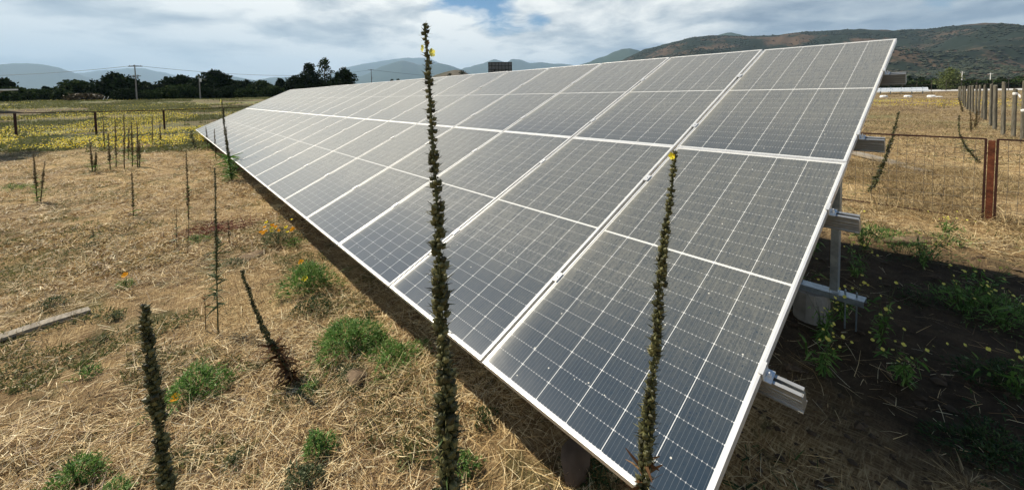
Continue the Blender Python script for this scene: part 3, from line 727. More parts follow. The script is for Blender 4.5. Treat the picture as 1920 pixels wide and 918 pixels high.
for k in range(5):
    m_ = MB(); b_ = v1+dirv*L_*(k+.5)/5+nrm_*2.4; m_.tube([b_+[0, 0, -.2], b_+[0, 0, 1.2]], .05, 6); b_ = v1+dirv*L_*(k+.5)/5+nrm_*.7; m_.tube([b_+[0, 0, -.2], b_+[0, 0, .6]], .05, 6); m_.build('leg', M_galv, t)
def block(p, s, label, cat='concrete block', name='concrete_block', mtl=M_white, rz=0.3, group=None):
    mb = MB(); a_, b_, c_ = s
    pts = []
    for k, (sc_, z) in enumerate(((1.0, -.05), (1.0, .55*c_), (.86, .9*c_), (.6, c_))):
        for j in range(10):
            th_ = j*math.pi/5; r_ = 1+rng.normal(0, .06)
            pts.append((a_*sc_*r_*math.copysign(abs(math.cos(th_))**.7, math.cos(th_)), b_*sc_*r_*math.copysign(abs(math.sin(th_))**.7, math.sin(th_)), z))
    f = [(k*10+j, k*10+(j+1) % 10, (k+1)*10+(j+1) % 10, (k+1)*10+j) for k in range(3) for j in range(10)]+[tuple(range(30, 40)), tuple(range(9, -1, -1))]
    mb.add(pts, f); o = mb.build(name, mtl, smooth=False); o.location = p; o.rotation_euler = (0, 0, rz); tagit(o, label, cat, group); return o
for (px, lb) in ((1657, 'white footing block, first from the array corner, in front of the far solar table'), (1702, 'white footing block, second from the array corner, in front of the far solar table'), (1746, 'white footing block at the right end of the far solar table'), (1759, 'flattest white footing block, right of the far solar table')):
    block(AT(px, 78), (.42, .42, .30 if px < 1750 else .14), lb, group='white footings by the far solar table')
# small pale sheds at the hill foot
def shed(px, dist, w, d, h, label, mtl=M_white, rz=.4):
    p = AT(px, dist); t = empty('farm_shed', p, rz); tagit(t, label, 'shed')
    mb = MB(); mb.box((0, 0, h/2), (w/2, d/2, h/2)); mb.build('wall', mtl, t)
    m2 = MB(); e = .25
    m2.add([(-w/2-e, -d/2-e, h), (w/2+e, -d/2-e, h), (w/2+e, d/2+e, h), (-w/2-e, d/2+e, h), (-w/2-e, 0, h+h*.3), (w/2+e, 0, h+h*.3)], [(0, 1, 5, 4), (2, 3, 4, 5), (0, 4, 3), (1, 2, 5), (0, 3, 2, 1)])
    m2.build('roof', M_galv, t)
    m3 = MB(); m3.box((w*.1, -d/2-.03, h*.4), (h*.22, .03, h*.38)); m3.build('door', M_polew, t)
shed(1668, 330, 9, 6, 3.0, 'small pale farm shed at the hill foot beside the array corner')
shed(1848, 345, 12, 6, 2.6, 'low pale farm building behind the wooden posts at the hill foot')

# roof corner at the left edge (open carport)
pL = AT(-60, 75); t = empty('carport', pL); tagit(t, 'flat white-edged roof corner of an open carport at the left edge', 'carport')
zr = ZAT(36, 169, AT(36, 68))-pL[2]
corner = np.array(AT(36, 68))-np.array(pL); ev = np.array(AT(-120, 74))-np.array(pL); bk = np.array([6.0, 2.5, 0]); ev = (ev-corner); ev[2] = 0; ev /= np.linalg.norm(ev)
def qz(p_, z): return np.array([p_[0], p_[1], z])
mb = MB(); c0 = corner; cs = [c0, c0+ev*12, c0+ev*12+bk, c0+bk]
mb.add([qz(x_, zr-.02) for x_ in cs]+[qz(x_, zr+.12) for x_ in cs], [(0, 3, 2, 1), (4, 5, 6, 7), (0, 1, 5, 4), (1, 2, 6, 5), (2, 3, 7, 6), (3, 0, 4, 7)])
mb.build('roof', M_white, t)
for s_ in (2.8, 9):
    m_ = MB(); b_ = c0+ev*s_+bk*.5; m_.bar(qz(b_, -.2), qz(b_, zr-.03), .15, .15); m_.build('post', M_conc, t)
m_ = MB(); m_.bar(qz(c0+ev*.6+bk*.5, zr-.05), qz(c0+ev*2.8+bk*.5, zr-1.3), .1, .1); m_.build('brace', M_plank, t)
for px, lb in ((192, 'left one of two pale leaning sticks in front of the dark trees'), (199, 'right one of two pale leaning sticks in front of the dark trees')):
    p = AT(px, 100); mb = MB(); mb.tube([(0, 0, -.1), (.5*math.cos(YAW-math.pi/2), .5*math.sin(YAW-math.pi/2), .75)], [.05, .04], 6); o = mb.build('leaning_stick', M_white); o.location = p; tagit(o, lb, 'stick', 'pale leaning sticks by the far trees')

# ------------------------------------------------------------------ utility poles, cables, billboard, street light
def upole(px, top, dist, label, kind):
    p = AT(px, dist); H = ZAT(px, top, p)-p[2]; t = empty('utility_pole', p, YAW-math.pi/2+.15); tagit(t, label, 'utility pole')
    mb = MB(); mb.tube([(0, 0, -.3), (0, 0, H*.5), (0, 0, H)], [.12, .10, .08], 10); mb.build('pole', M_pole if kind != 2 else M_polew, t)
    if kind != 1:
        for z_, l_ in ((H-.25, 1.15), (H-2.0, .8)) if kind == 0 else ((H-.3, 1.1),):
            m_ = MB(); m_.box((0, .14, z_), (l_, .05, .06)); a = m_.build('crossarm', M_polew, t)
            for x_ in (-.9, -.3, .9) if l_ > 1 else (-.6, .6):
                m2 = MB(); m2.tube([(x_*l_/1.15, .14, z_+.06), (x_*l_/1.15, .14, z_+.14), (x_*l_/1.15, .14, z_+.22)], [.03, .07, .03], 7); m2.build('insulator', M_conc, a)
        m3 = MB(); m3.tube([(.2, .16, H*.72), (.2, .16, H*.62)], [.11, .11], 8); m3.build('junction_box', M_galv, t)
    else:
        m3 = MB(); m3.tube([(.22, 0, H*.88), (.22, 0, H*.74)], [.16, .16], 9); m3.build('junction_box', M_white, t)
        m4 = MB(); m4.bar((0, 0, H*.8), (.2, 0, H*.8), .05, .05); m4.build('bracket', M_galv, t)
    return p, H
pA_, HA = upole(257, 122, 100, 'tall grey utility pole with two crossarms in front of the left trees', 0)
pB_, HB = upole(376, 142, 100, 'short pale pole with a small box among the dark trees', 1)
pC_, HC = upole(698, 130, 150, 'distant dark utility pole rising over the middle of the array', 2)
# utility poles at the right horizon
for px, top, lb in ((1802, 134, 'thin pale pole right of the olive tree at the hill foot'), (1855, 137, 'thin pale pole above the wooden posts at the hill foot')):
    p = AT(px, 300); H = ZAT(px, top, p)-p[2]; mb = MB(); mb.tube([(0, 0, -.3), (0, 0, H)], [.22, .14], 7); mb.box((0, 0, H-.5), (.9, .08, .08)); o = mb.build('utility_pole', M_white); o.location = p; tagit(o, lb, 'utility pole')
def cable(a, b, sag, r_, label):
    a, b = np.array(a), np.array(b); ts = np.linspace(0, 1, 36); pts = a*(1-ts[:, None])+b*ts[:, None]; pts[:, 2] -= 4*sag*ts*(1-ts)
    mb = MB(); mb.tube(pts, r_, 5); tagit(mb.build('power_cable', M_cable), label, 'power cable')
tA = np.array(pA_)+[0, 0, HA-.1]
pl = AT(-330, 112); cable(tA, np.array([pl[0], pl[1], ZAT(-330, 142, pl)]), .9, .028, 'power line from the tall left pole to the left edge of the photo')
cable(tA, np.array(pC_)+[0, 0, HC-.2], 1.9, .028, 'power line sagging from the tall left pole to the pole over the array')
pr_ = AT(1000, 200); cable(np.array(pC_)+[0, 0, HC-.2], np.array([pr_[0], pr_[1], ZAT(1000, 152, pr_)]), 1.0, .035, 'power line running right from the pole over the array')
# billboard seen from behind
p = AT(939, 120); zt = ZAT(939, 117, p)-p[2]; zb_ = ZAT(939, 137, p)-p[2]; hw = 22*120/FPX
t = empty('billboard', p, math.atan2(p[1]-EYE[1], p[0]-EYE[0])-math.pi/2+.12); tagit(t, 'dark lattice back of a billboard showing over the top edge of the array', 'billboard')
M_bb = varied('billboard_back', [(.3, (.035, .04, .042)), (.7, (.07, .075, .075))], .8)
M_bbf = mat('billboard_frame', (.012, .013, .014), .7)
mb = MB(); mb.box((0, .12, (zt+zb_)/2), (hw, .03, (zt-zb_)/2)); mb.build('board', varied('billboard_sheet', [(.3, (.10, .115, .12)), (.7, (.17, .185, .19))], .8), t)
mb = MB()
for k in range(8): x_ = -hw+2*hw*k/7; mb.box((x_, 0, (zt+zb_)/2), (.06, .06, (zt-zb_)/2+.03))
for k in range(4): z_ = zb_+(zt-zb_)*k/3; mb.box((0, -.02, z_), (hw+.06, .075, .07))
mb.build('lattice_frame', M_bbf, t)
for x_ in (-hw*.5, hw*.5):
    mb = MB(); mb.tube([(x_, -.1, -.3), (x_, -.1, zb_+1)], .14, 8); mb.build('support_post', M_bbf, t)

# ------------------------------------------------------------------ fences
def meshwire(mb, a, b, z0, z1, nx, nz, r_, jit=0.01):
    a = np.array(a, float); b = np.array(b, float)
    for k in range(1, nx):
        p_ = a+(b-a)*k/nx; pts = [p_+[0, 0, z0], p_+[rng.normal(0, jit), rng.normal(0, jit), (z0+z1)/2], p_+[0, 0, z1]]; mb.tube(pts, r_, 4, cap=False)
    for k in range(nz+1):
        z_ = z0+(z1-z0)*k/nz; m_ = (a+b)/2; mb.tube([a+[0, 0, z_], m_+[0, rng.normal(0, jit), z_-abs(rng.normal(0, jit))], b+[0, 0, z_]], r_, 4, cap=False)
# right: framed panels along y ~ -7.6
FY = -7.62
t = empty('mesh_fence', (-.66, FY, float(gz(-.66, FY)))); tagit(t, 'rusty framed wire-mesh fence behind the array on the right', 'fence'); org = np.array(t.location)
gpost = float(gz(-.66, FY))
def fpost(x, ww=.034):
    mb = MB(); g_ = float(gz(x, FY)); mb.box((x, FY, g_+.55), (ww, .03, .60)); 
    unit(mb, 'post', M_rust, t, org)
fpost(-.66); fpost(-3.4); fpost(2.1); fpost(4.85); fpost(7.6)
for (x0, x1) in ((-.612, 2.02), (-3.32, -.708), (2.18, 4.77), (4.93, 7.52)):
    mb = MB(); zt_ = 1.165; zb2 = .015
    mb.bar((x0, FY+.02, zt_), (x1, FY+.02, zt_), .022, .022); mb.bar((x0, FY+.02, zb2), (x1, FY+.02, zb2), .022, .022)
    mb.bar((x0+.006, FY+.02, zb2), (x0+.006, FY+.02, zt_), .026, .026); mb.bar((x1-.006, FY+.02, zb2), (x1-.006, FY+.02, zt_), .026, .026)
    fr_ = unit(mb, 'frame', M_rustd, t, org)
    mb = MB(); meshwire(mb, (x0, FY+.02, 0), (x1, FY+.02, 0), zb2, zt_, 26, 8, .0020, .012); unit(mb, 'wire_mesh', M_wire, fr_, org)
# left: far posts with one top bar
lp = [AT(-160, 37.5), G(31, 257), G(181, 253), G(309, 248), AT(418, 34.5), AT(540, 36.0)]
t = empty('mesh_fence', lp[2]); tagit(t, 'dark low fence of square posts and thin top bar across the yellow flowers', 'fence'); org = np.array(t.location)
tops = []
for k, p in enumerate(lp):
    hh = (1.30 if k else 1.3); mb = MB(); mb.box((p[0], p[1], p[2]+hh/2-.1), (.05, .05, hh/2+.1)); unit(mb, 'post', M_rustd, t, org); tops.append(np.array(p)+[0, 0, hh+.03])
for k in range(len(lp)-1):
    mb = MB(); mb.bar(tops[k], tops[k+1], .045, .05); unit(mb, 'top_bar', M_rustd, t, org)
    mb = MB(); a_ = np.array(lp[k]); b_ = np.array(lp[k+1]); meshwire(mb, a_, b_, .1, 1.25, 26, 6, .004, .01); unit(mb, 'wire_mesh', M_wiref, t, org)
# far thin metal fence on the right
pA, pB = AT(1640, 120), AT(2050, 135); t = empty('metal_fence', pA); tagit(t, 'thin dark post and wire fence in front of the far road', 'fence'); org = np.array(pA)
for k in range(15):
    f_ = k/14; p_ = np.array(pA)*(1-f_)+np.array(pB)*f_; p_[2] = gz(p_[0], p_[1]); mb = MB(); mb.tube([p_, p_+[0, 0, 2.3]], .05, 5); unit(mb, 'post', M_polew, t, org)
for z_ in (.6, 1.4, 2.25):
    mb = MB(); mb.tube([np.array(pA)+[0, 0, z_], np.array(pB)+[0, 0, z_]], .022, 4); unit(mb, 'wire', M_polew, t, org)

# wooden posts receding from the right edge
WPX = [(1917, 262, 152, 'first wooden post from the right edge, cut by the photo edge'), (1900, 257, 167, 'wooden post with a white rag tied on its top near the right edge'), (1881, 254, 154, 'tallest wooden post, pale and straight, left of the rag-topped post'),
       (1865, 243, 160, 'mossy dark-footed wooden post left of the tallest post'), (1857, 236, 158, 'slim grey wooden post left of the mossy one'), (1846, 226, 167, 'short wooden post with a dark foot in the middle of the row')]
for k, (o_, px) in enumerate(zip(['seventh', 'eighth', 'ninth', 'tenth', 'eleventh', 'twelfth', 'thirteenth', 'fourteenth', 'fifteenth', 'sixteenth'], (1841, 1834, 1829, 1823, 1818, 1813, 1809, 1805, 1801, 1797))):
    WPX.append((px, 221-k*3.2, 159.5+k*.35, o_+' wooden post counting from the right edge of the photo'))
for k, (px, py, top, lb) in enumerate(WPX):
    p = G(px, py); h_ = ZAT(px, top, p)-p[2]; dep = depth_of(p); r_ = [6.2, 5.6, 5.4, 5.6, 4.2, 4.8][k]*dep/FPX*.53 if k < 6 else rng.uniform(.055, .075)
    lean = rng.normal(0, .018, 2)
    mb = MB(); zs = [-.25, .15, .5, .9, 1.3, h_-.03, h_]; n = 14
    vs = []
    for z_ in zs:
        for j_ in range(n):
            th_ = 2*math.pi*j_/n; q_ = r_*(1.07-.06*z_)*(1+.09*math.sin(3*th_+k)+.10*(vnoise(j_*1.7+k*9, z_*2+3)-.5))*(.86 if z_ == h_ else 1)
            vs.append((lean[0]*z_+q_*math.cos(th_), lean[1]*z_+q_*math.sin(th_), z_+(.02*math.sin(th_+k) if z_ == h_ else 0)))
    mb.add(vs, [(i_*n+j_, i_*n+(j_+1) % n, (i_+1)*n+(j_+1) % n, (i_+1)*n+j_) for i_ in range(6) for j_ in range(n)]+[tuple(range(6*n, 7*n)), tuple(range(n-1, -1, -1))])
    t = mb.build('wooden_post', M_wood); t.location = p; tagit(t, lb, 'post', 'wooden posts in a row receding on the right')
    if k in (0, 1):
        z_ = h_-.22 if k == 1 else 1.0; m_ = MB(); m_.tube([(lean[0]*z_, lean[1]*z_, z_), (lean[0]*z_, lean[1]*z_, z_+.05), (lean[0]*z_, lean[1]*z_, z_+.09)], [r_*1.12, r_*1.25, r_*1.05], 10)
        m_.add([(-r_*1.15, r_, z_+.05), (-r_*2.1, r_*1.6, z_-.02), (-r_*1.9, r_*1.8, z_-.13), (-r_*1.0, r_*1.1, z_-.02)], [(0, 1, 2, 3)])
        o = m_.build('rag', M_white); o.location = t.location; tagit(o, 'white rag knotted round the top of a wooden post near the right edge' if k else 'white cloth strip round the middle of the rightmost wooden post', 'rag')

# ------------------------------------------------------------------ planks, stones, litter
def plank(p1, p2, w, h, label, name='plank'):
    p1 = np.array(p1); p2 = np.array(p2); L0 = np.linalg.norm(p2-p1); n = 9; mb = MB(); vs = []
    d = (p2-p1)/L0; e = np.array([-d[1], d[0], 0])
    for k in range(n):
        t_ = k/(n-1); c_ = p1+(p2-p1)*t_+[0, 0, h*.7+.01*math.sin(3*t_)]; wj = w*(1+rng.normal(0, .03))
        if k in (0, n-1): wj *= .88
        vs += [c_-e*wj/2-[0, 0, h/2], c_+e*wj/2-[0, 0, h/2], c_+e*wj/2+[0, 0, h/2], c_-e*wj/2+[0, 0, h/2]]
    f = [(4*k+j, 4*k+(j+1) % 4, 4*k+4+(j+1) % 4, 4*k+4+j) for k in range(n-1) for j in range(4)]+[(3, 2, 1, 0), (4*n-4, 4*n-3, 4*n-2, 4*n-1)]
    c0 = (p1+p2)/2; mb.add(np.array(vs)-c0, f); o = mb.build(name, M_plank); o.location = c0; tagit(o, label, 'plank'); return o
plank(G(-60, 659), G(168, 584), .11, .028, 'weathered grey plank lying in the straw at the left edge')
plank(G(1600, 288), G(1690, 312), .30, .05, 'pale board lying in dry grass behind the fence, next to the array edge')
plank(G(1692, 314), G(1740, 325), .22, .04, 'shorter pale board end lying right of the dark leaning stalk')
def stone(p, s, label, sink=.3, group=None, mtl=None):
    n = 10; m = 7; mb = MB(); vs = []
    for i_ in range(m):
        ph = math.pi*i_/(m-1)
        for j in range(n):
            th_ = 2*math.pi*j/n; r_ = 1+.55*(vnoise(i_*1.3+s[0]*97, j*.9)-.5)
            if i_ in (0, m-1): r_ = 1
            vs.append((s[0]*r_*math.sin(ph)*math.cos(th_), s[1]*r_*math.sin(ph)*math.sin(th_), s[2]*r_*math.cos(ph)))
    f = [(i_*n+j, (i_+1)*n+j, (i_+1)*n+(j+1) % n, i_*n+(j+1) % n) for i_ in range(m-1) for j in range(n)]
    mb.add(vs, f); o = mb.build('stone', mtl or M_rock, smooth=True); o.location = (p[0], p[1], p[2]+s[2]*(1-2*sink)); o.rotation_euler = (0, 0, rng.random()*3); tagit(o, label, 'stone', group); return o
stone(G(668, 712), (.10, .075, .05), 'half-buried brown stone in the straw between weed clumps', .45, mtl=M_clod)
stone(G(1080, 880), (.11, .08, .085), 'brown rock under the lower edge of the nearest panel', .3, mtl=M_rockdk)
stone(G(455, 487), (.30, .14, .03), 'flat sunlit earth clod beside the green leafy stalk', .45, mtl=M_clod)
stone(G(1720, 452), (.35, .10, .05), 'long low clod at the edge of the shade behind the array', .45, mtl=M_clod)
mb = MB(); mb.add([(-.05, -.03, .012), (.05, -.02, .02), (.045, .03, .012), (-.03, .035, .025), (-.05, -.03, .016), (.05, -.02, .024), (.045, .03, .016), (-.03, .035, .029)], [(0, 3, 2, 1), (4, 5, 6, 7), (0, 1, 5, 4), (1, 2, 6, 5), (2, 3, 7, 6), (3, 0, 4, 7)])
o = mb.build('litter_scrap', M_white); o.location = G(475, 366); tagit(o, 'small white scrap of litter beside the shaded lower edge of the array', 'litter')

# ------------------------------------------------------------------ plants
def capsule_unit():
    """pointed seed capsule with calyx spikes, base at origin pointing +z, unit length"""
    prof = [(.0, .0), (.34, .18), (.44, .45), (.28, .75), (0, 1.0)]; n = 6; vs = []
    for r_, z in prof[1:-1]:
        for j in range(n): vs.append((r_*math.cos(j*math.pi/3), r_*math.sin(j*math.pi/3), z))
    vs.append((0, 0, 0)); vs.append((0, 0, 1.05)); f = []
    for i_ in range(2):
        for j in range(n): f.append((i_*n+j, i_*n+(j+1) % n, (i_+1)*n+(j+1) % n)); f.append((i_*n+j, (i_+1)*n+(j+1) % n, (i_+1)*n+j))
    for j in range(n): f.append((3*n, (j+1) % n, j)); f.append((3*n+1, 2*n+j, 2*n+(j+1) % n))
    k = len(vs)
    for j in range(4):
        a_ = j*math.pi/2+.4; r_ = .5
        vs += [(r_*.5*math.cos(a_-.5), r_*.5*math.sin(a_-.5), .1), (r_*.5*math.cos(a_+.5), r_*.5*math.sin(a_+.5), .1), (1.15*math.cos(a_), 1.15*math.sin(a_), 1.15)]
        f.append((k, k+1, k+2)); k += 3
    return np.array(vs), np.array(f)
CU, CF = capsule_unit()
CS = 1.15
def frames(dirs):
    d = dirs/np.linalg.norm(dirs, axis=1)[:, None]; r_ = np.cross(d, rng.normal(size=d.shape)); r_ /= np.linalg.norm(r_, axis=1)[:, None]; s_ = np.cross(d, r_)
    return np.stack([r_, s_, d], 2)
def flower(parent, loc, r_, m=M_petal, face=(0, 0, 1), n=5, cup=.35):
    mb = MB(); fr_ = frames(np.array([face], float))[0]
    for k in range(n):
        a_ = 2*math.pi*k/n; w = math.pi/n*1.08
        pts = [(0, 0, 0), (.55*r_*math.cos(a_-w), .55*r_*math.sin(a_-w), cup*r_*.4), (r_*math.cos(a_-w*.75), r_*math.sin(a_-w*.75), cup*r_), (1.08*r_*math.cos(a_), 1.08*r_*math.sin(a_), cup*r_*1.15), (r_*math.cos(a_+w*.75), r_*math.sin(a_+w*.75), cup*r_), (.55*r_*math.cos(a_+w), .55*r_*math.sin(a_+w), cup*r_*.4)]
        mb.add(np.array(pts)@fr_.T, [(0, 1, 2, 3), (0, 3, 4, 5)])
    o = mb.build('flower', m, parent); o.location = loc; return o
def stalk(base, top, label, r=.004, cap=.010, ncap=120, start=.25, end=1.0, bend=0.0, spread=1.0, dry=False, leaves=0, leafm=None, leaf_h=(0, .3), leaf_l=.09, flowers=(), group='tall thin seed stalks in the dry field', forks=(), taper=.45, name='seed_stalk', leafw=.016, pw=1.0):
    base = np.array(base, float); top = np.array(top, float)-base; t = empty(name, base); tagit(t, label, 'plant', group)
    H = np.linalg.norm(top); sidev = np.array([math.cos(YAW-math.pi/2), math.sin(YAW-math.pi/2), 0])
    ts = np.linspace(0, 1, 18); wob = rng.normal(0, .004*H, (18, 3)); wob[0] = 0; wob[:, 2] = 0
    wob = np.cumsum(wob, 0)*.35; wob -= ts[:, None]*wob[-1]
    pts = ts[:, None]*top+sidev*(bend*H*np.sin(math.pi*ts))[:, None]+wob
    pts[0, 2] = -.03
    def along(q): return np.stack([np.interp(q, ts, pts[:, k]) for k in range(3)], -1)
    mb = MB(); mb.tube(pts, r*(1-.6*ts), 7)
    for (h0_, dx_, dz_) in forks:
        b0 = along(np.array([h0_]))[0]; e = b0+sidev*dx_*H+np.array([0, 0, dz_*H]); mb.tube([b0, (b0+e)/2+sidev*dx_*H*.18, e], [r*.6, r*.5, r*.3], 6)
    mb.build('stem', M_stemdry if dry else M_stem, t)
    if ncap:
        q = start+(end-start)*((np.arange(ncap)+rng.random(ncap)*.6)/ncap)**pw
        # clusters with small gaps near the tip
        p_ = along(q); a_ = np.arange(ncap)*2.39996+rng.normal(0, .3, ncap)
        tan = np.array([0, 0, 1.0])+0*p_; out_ = np.stack([np.cos(a_), np.sin(a_), np.zeros(ncap)], 1)
        rr_ = r*(1-.6*q)
        dirs = out_*rng.uniform(.55, 1.0, (ncap, 1))+np.array([0, 0, 1])*rng.uniform(.35, .9, (ncap, 1))
        tt = (q-start)/(end-start); s_ = cap*spread*CS*(1-taper*tt)*rng.uniform(.75, 1.2, ncap)
        s_ = np.where(rng.random(ncap) < .15+.25*tt, s_*.5, s_)*(.72+.62*vnoise(q*22+base[0]*7, q*0+3.3))
        FR = frames(dirs); vs = np.einsum('nij,kj->nki', FR, CU)*s_[:, None, None]+(p_+out_*(rr_*.6+cap*.18*(1-tt))[:, None])[:, None]
        ff = (CF[None]+(np.arange(ncap)*len(CU))[:, None, None]).reshape(-1, 3)
        npmesh('seed_capsules', vs.reshape(-1, 3), ff, M_capsdry if dry else M_caps, t)
    if leaves:
        q = rng.uniform(leaf_h[0], leaf_h[1], leaves); p_ = along(q); a_ = rng.random(leaves)*6.28
        d = np.stack([np.cos(a_), np.sin(a_), rng.uniform(-.1, .9, leaves)], 1)
        v_, f_ = ribbons(p_, d, rng.uniform(.4, 1.2, leaves)*leaf_l, rng.uniform(.6, 1.2, leaves)*leafw, .25, 3, .3)
        npmesh('leaves', v_, f_, leafm or M_leaf, t)
    for (h_, ox_, fr_, fm2) in flowers:
        loc = along(np.array([h_]))[0]+sidev*ox_; face = -F_*.6+sidev*(1 if ox_ > 0 else -1)*.8; flower(t, loc, fr_, fm2, face)
    return t
def at_depth(px, py, dep): d = F_+(px-CX)/FPX*R2-(py-CY)/FPX*U2; return EYE+d*dep
def near_stalk(path, dep, **kw):
    """foreground stalk, its base on the ground straight under the frame"""
    (x0, y0), (x1, y1) = path; top = at_depth(x1, y1, dep); low = at_depth(x0, y0, dep)
    dirv = (top-low)/(top[2]-low[2]); b = low-dirv*(low[2]-0); b[2] = float(gz(b[0], b[1])); return b, top
b, tp = near_stalk(((840, 905), (796, 44)), 1.12)
stalk(b, tp, 'tallest central seed stalk crossing the array, two pale yellow flowers near its tip', r=.0085, cap=.031, ncap=560, start=.22, bend=.004, taper=.74, pw=1.6, leaves=26, leaf_h=(.2, .5), leaf_l=.05, leafm=M_leafdk,
      flowers=((.968, -.009, .010, M_petalpale), (.962, .011, .0115, M_petalpale), (.975, .003, .006, M_dead)), group='large seed stalks close to the camera')
b, tp = near_stalk(((1222, 900), (1266, 284)), 1.02)
stalk(b, tp, 'right-hand near seed stalk with round capsules and one yellow flower at its tip', r=.006, cap=.0175, ncap=420, pw=1.12, start=.40, bend=-.008, taper=.55, leaves=90, leaf_h=(.30, .56), leaf_l=.055, leafm=M_dead,
      flowers=((.994, -.006, .009, M_petal),), group='large seed stalks close to the camera', leafw=.012)
b, tp = near_stalk(((311, 900), (271, 575)), 1.10)
stalk(b, tp, 'thick dark seed spike rising from the bottom left of the photo', r=.008, cap=.0255, ncap=560, start=.10, bend=-.004, taper=.50, leaves=20, leaf_h=(.1, .5), leaf_l=.05, leafm=M_leafdk, group='large seed stalks close to the camera')
def gst(bx, by, tx, ty, label, **kw):
    b = G(bx, by); tp = at_depth(tx, ty, depth_of(b)); return stalk(b, tp, label, **kw)
gst(409, 626, 402, 315, 'green leafy stalk with slim dark tip standing in the left foreground straw', r=.006, cap=.012, ncap=170, start=.38, leaves=80, leaf_h=(.15, .62), leaf_l=.09, taper=.3, leafm=M_leaf2)
gst(386, 620, 384, 548, 'short bare brown shoot just left of the leafy foreground stalk', r=.004, ncap=0, dry=True, leaves=6, leaf_h=(.6, 1), leaf_l=.05, leafm=M_dead)
gst(560, 722, 453, 508, 'leaning seed stalk with withered brown leaves round its foot', r=.008, cap=.018, ncap=170, start=.30, bend=-.06, taper=.35, leaves=150, leaf_h=(0, .36), leaf_l=.12, leafm=M_dead)
gst(353, 412, 349, 282, 'slim straight stalk between the leafy stalk and the short forked one', r=.008, cap=.022, ncap=90, start=.2, dry=True, leaves=14, leaf_h=(.05, .5), leaf_l=.10)
gst(250, 410, 247, 322, 'short thin stalk with twiggy foot in the middle of the dry field', r=.007, cap=.020, ncap=70, start=.25, dry=True, forks=((.05, .22, .16), (.08, -.22, .14), (.2, .12, .16)), leaves=10, leaf_h=(.0, .5), leaf_l=.10)
gst(70, 379, 62, 288, 'two-pronged dark stalk at the left, its taller prong on the left', r=.010, cap=.026, ncap=90, start=.3, dry=True, leaves=30, leaf_h=(.0, .5), leaf_l=.16)
gst(76, 379, 84, 303, 'shorter prong-like stalk right beside the taller stalk at the left', r=.009, cap=.022, ncap=60, start=.35, dry=True, leaves=26, leaf_h=(.0, .5), leaf_l=.16)
far = [(174, 325, 168, 262, 'leftmost thin stalk of the cluster before the yellow flowers'), (178, 322, 180, 286, 'shortest stalk, right of the leftmost stalk of the cluster'),
 (207, 319, 203, 250, 'third stalk of the cluster, thin and slightly left-leaning'), (218, 314, 216, 226, 'tall brown stalk of the cluster left of its darkest stalk'),
 (233, 317, 232, 214, 'darkest and tallest stalk in the centre of the cluster'), (248, 313, 246, 228, 'thin brown stalk just right of the darkest stalk'),
 (258, 314, 257, 232, 'tall stalk at the right side of the cluster'), (262, 312, 261, 262, 'short stalk hugging the right side of the cluster'),
 (197, 281, 193, 216, 'pale stalk standing farther back, left of the cluster, amid the flowers'), (285, 277, 286, 217, 'thin stalk with thorny foot right of the cluster'),
 (301, 273, 300, 228, 'thin stalk near the third fence post'), (390, 282, 386, 238, 'stalk with forked twigs before the far panel corner'),
 (405, 300, 402, 242, 'thin straight stalk in front of the far panels'), (240, 300, 242, 240, 'faint pale stalk behind the cluster')]
for k, (a_, b_, c_, d_, lb) in enumerate(far):
    gst(a_, b_, c_, d_, lb, r=.014, cap=.030, ncap=70, start=.25, dry=True, leaves=22, leaf_h=(0, .35), leaf_l=.22, forks=((.02, .16, .2), (.03, -.15, .18)) if k in (0, 9, 11) else ())
gst(434, 337, 416, 188, 'tall left-leaning stalk with yellow flower at its tip in front of the far panels', r=.012, cap=.030, ncap=170, start=.28, leaves=130, leaf_h=(0, .30), leaf_l=.30, flowers=((.99, -.01, .05, M_petalpale),), leafw=.03)
gst(430, 318, 424, 238, 'thinner upright stalk beside the flower-tipped leaning stalk', r=.009, cap=.022, ncap=90, start=.3, dry=True)
gst(365, 279, 358, 244, 'bushy greenish-brown stalk plant at the corner of the array', r=.014, cap=.03, ncap=40, start=.3, dry=True, leaves=160, leaf_h=(0, .9), leaf_l=.35, leafm=M_leaf2, forks=((.05, .2, .7), (.05, -.2, .8)))
gst(352, 484, 355, 388, 'very thin bare stem left of the dark-red weed', r=.004, ncap=16, cap=.015, start=.4, dry=True)
gst(332, 468, 331, 388, 'very thin twiggy stem farthest left of the dark-red weed', r=.004, ncap=20, cap=.015, start=.3, dry=True, leaves=16, leaf_h=(0, .6), leaf_l=.08, leafm=M_leaf2)
gst(430, 458, 428, 412, 'short brown stem right of the dark-red weed', r=.006, ncap=26, cap=.016, start=.3, dry=True)
gst(175, 450, 174, 428, 'small sprig in the open straw of the left field', r=.004, ncap=10, cap=.012, start=.3, dry=True, leaves=24, leaf_h=(0, .4), leaf_l=.08, leafm=M_leaf2)
# right side, behind the fence
gst(1630, 362, 1685, 210, 'dark stalk leaning right behind the wire fence', r=.012, cap=.035, ncap=200, start=.05, bend=.04, leaves=60, leaf_h=(0, .35), leaf_l=.12, leafm=M_leafdk, group='seed stalks behind the fence on the right')
gst(1838, 306, 1799, 216, 'curved stalk bending up to the left behind the fence', r=.014, cap=.035, ncap=110, start=.02, bend=-.16, leaves=80, leaf_h=(0, .5), leaf_l=.22, leafm=M_leaf2, group='seed stalks behind the fence on the right')
gst(1821, 248, 1819, 206, 'thin dead thorny stalk in front of the wooden posts', r=.02, cap=.05, ncap=50, start=.1, dry=True, group='seed stalks behind the fence on the right')
gst(1828, 240, 1832, 205, 'twiggy dead plant beside the thorny stalk at the wooden posts', r=.02, cap=.05, ncap=80, start=.02, dry=True, forks=((.1, .25, .5), (.2, -.2, .4), (.3, .2, .3)), leaves=60, leaf_h=(0, .9), leaf_l=.35, leafm=M_dead, group='seed stalks behind the fence on the right')
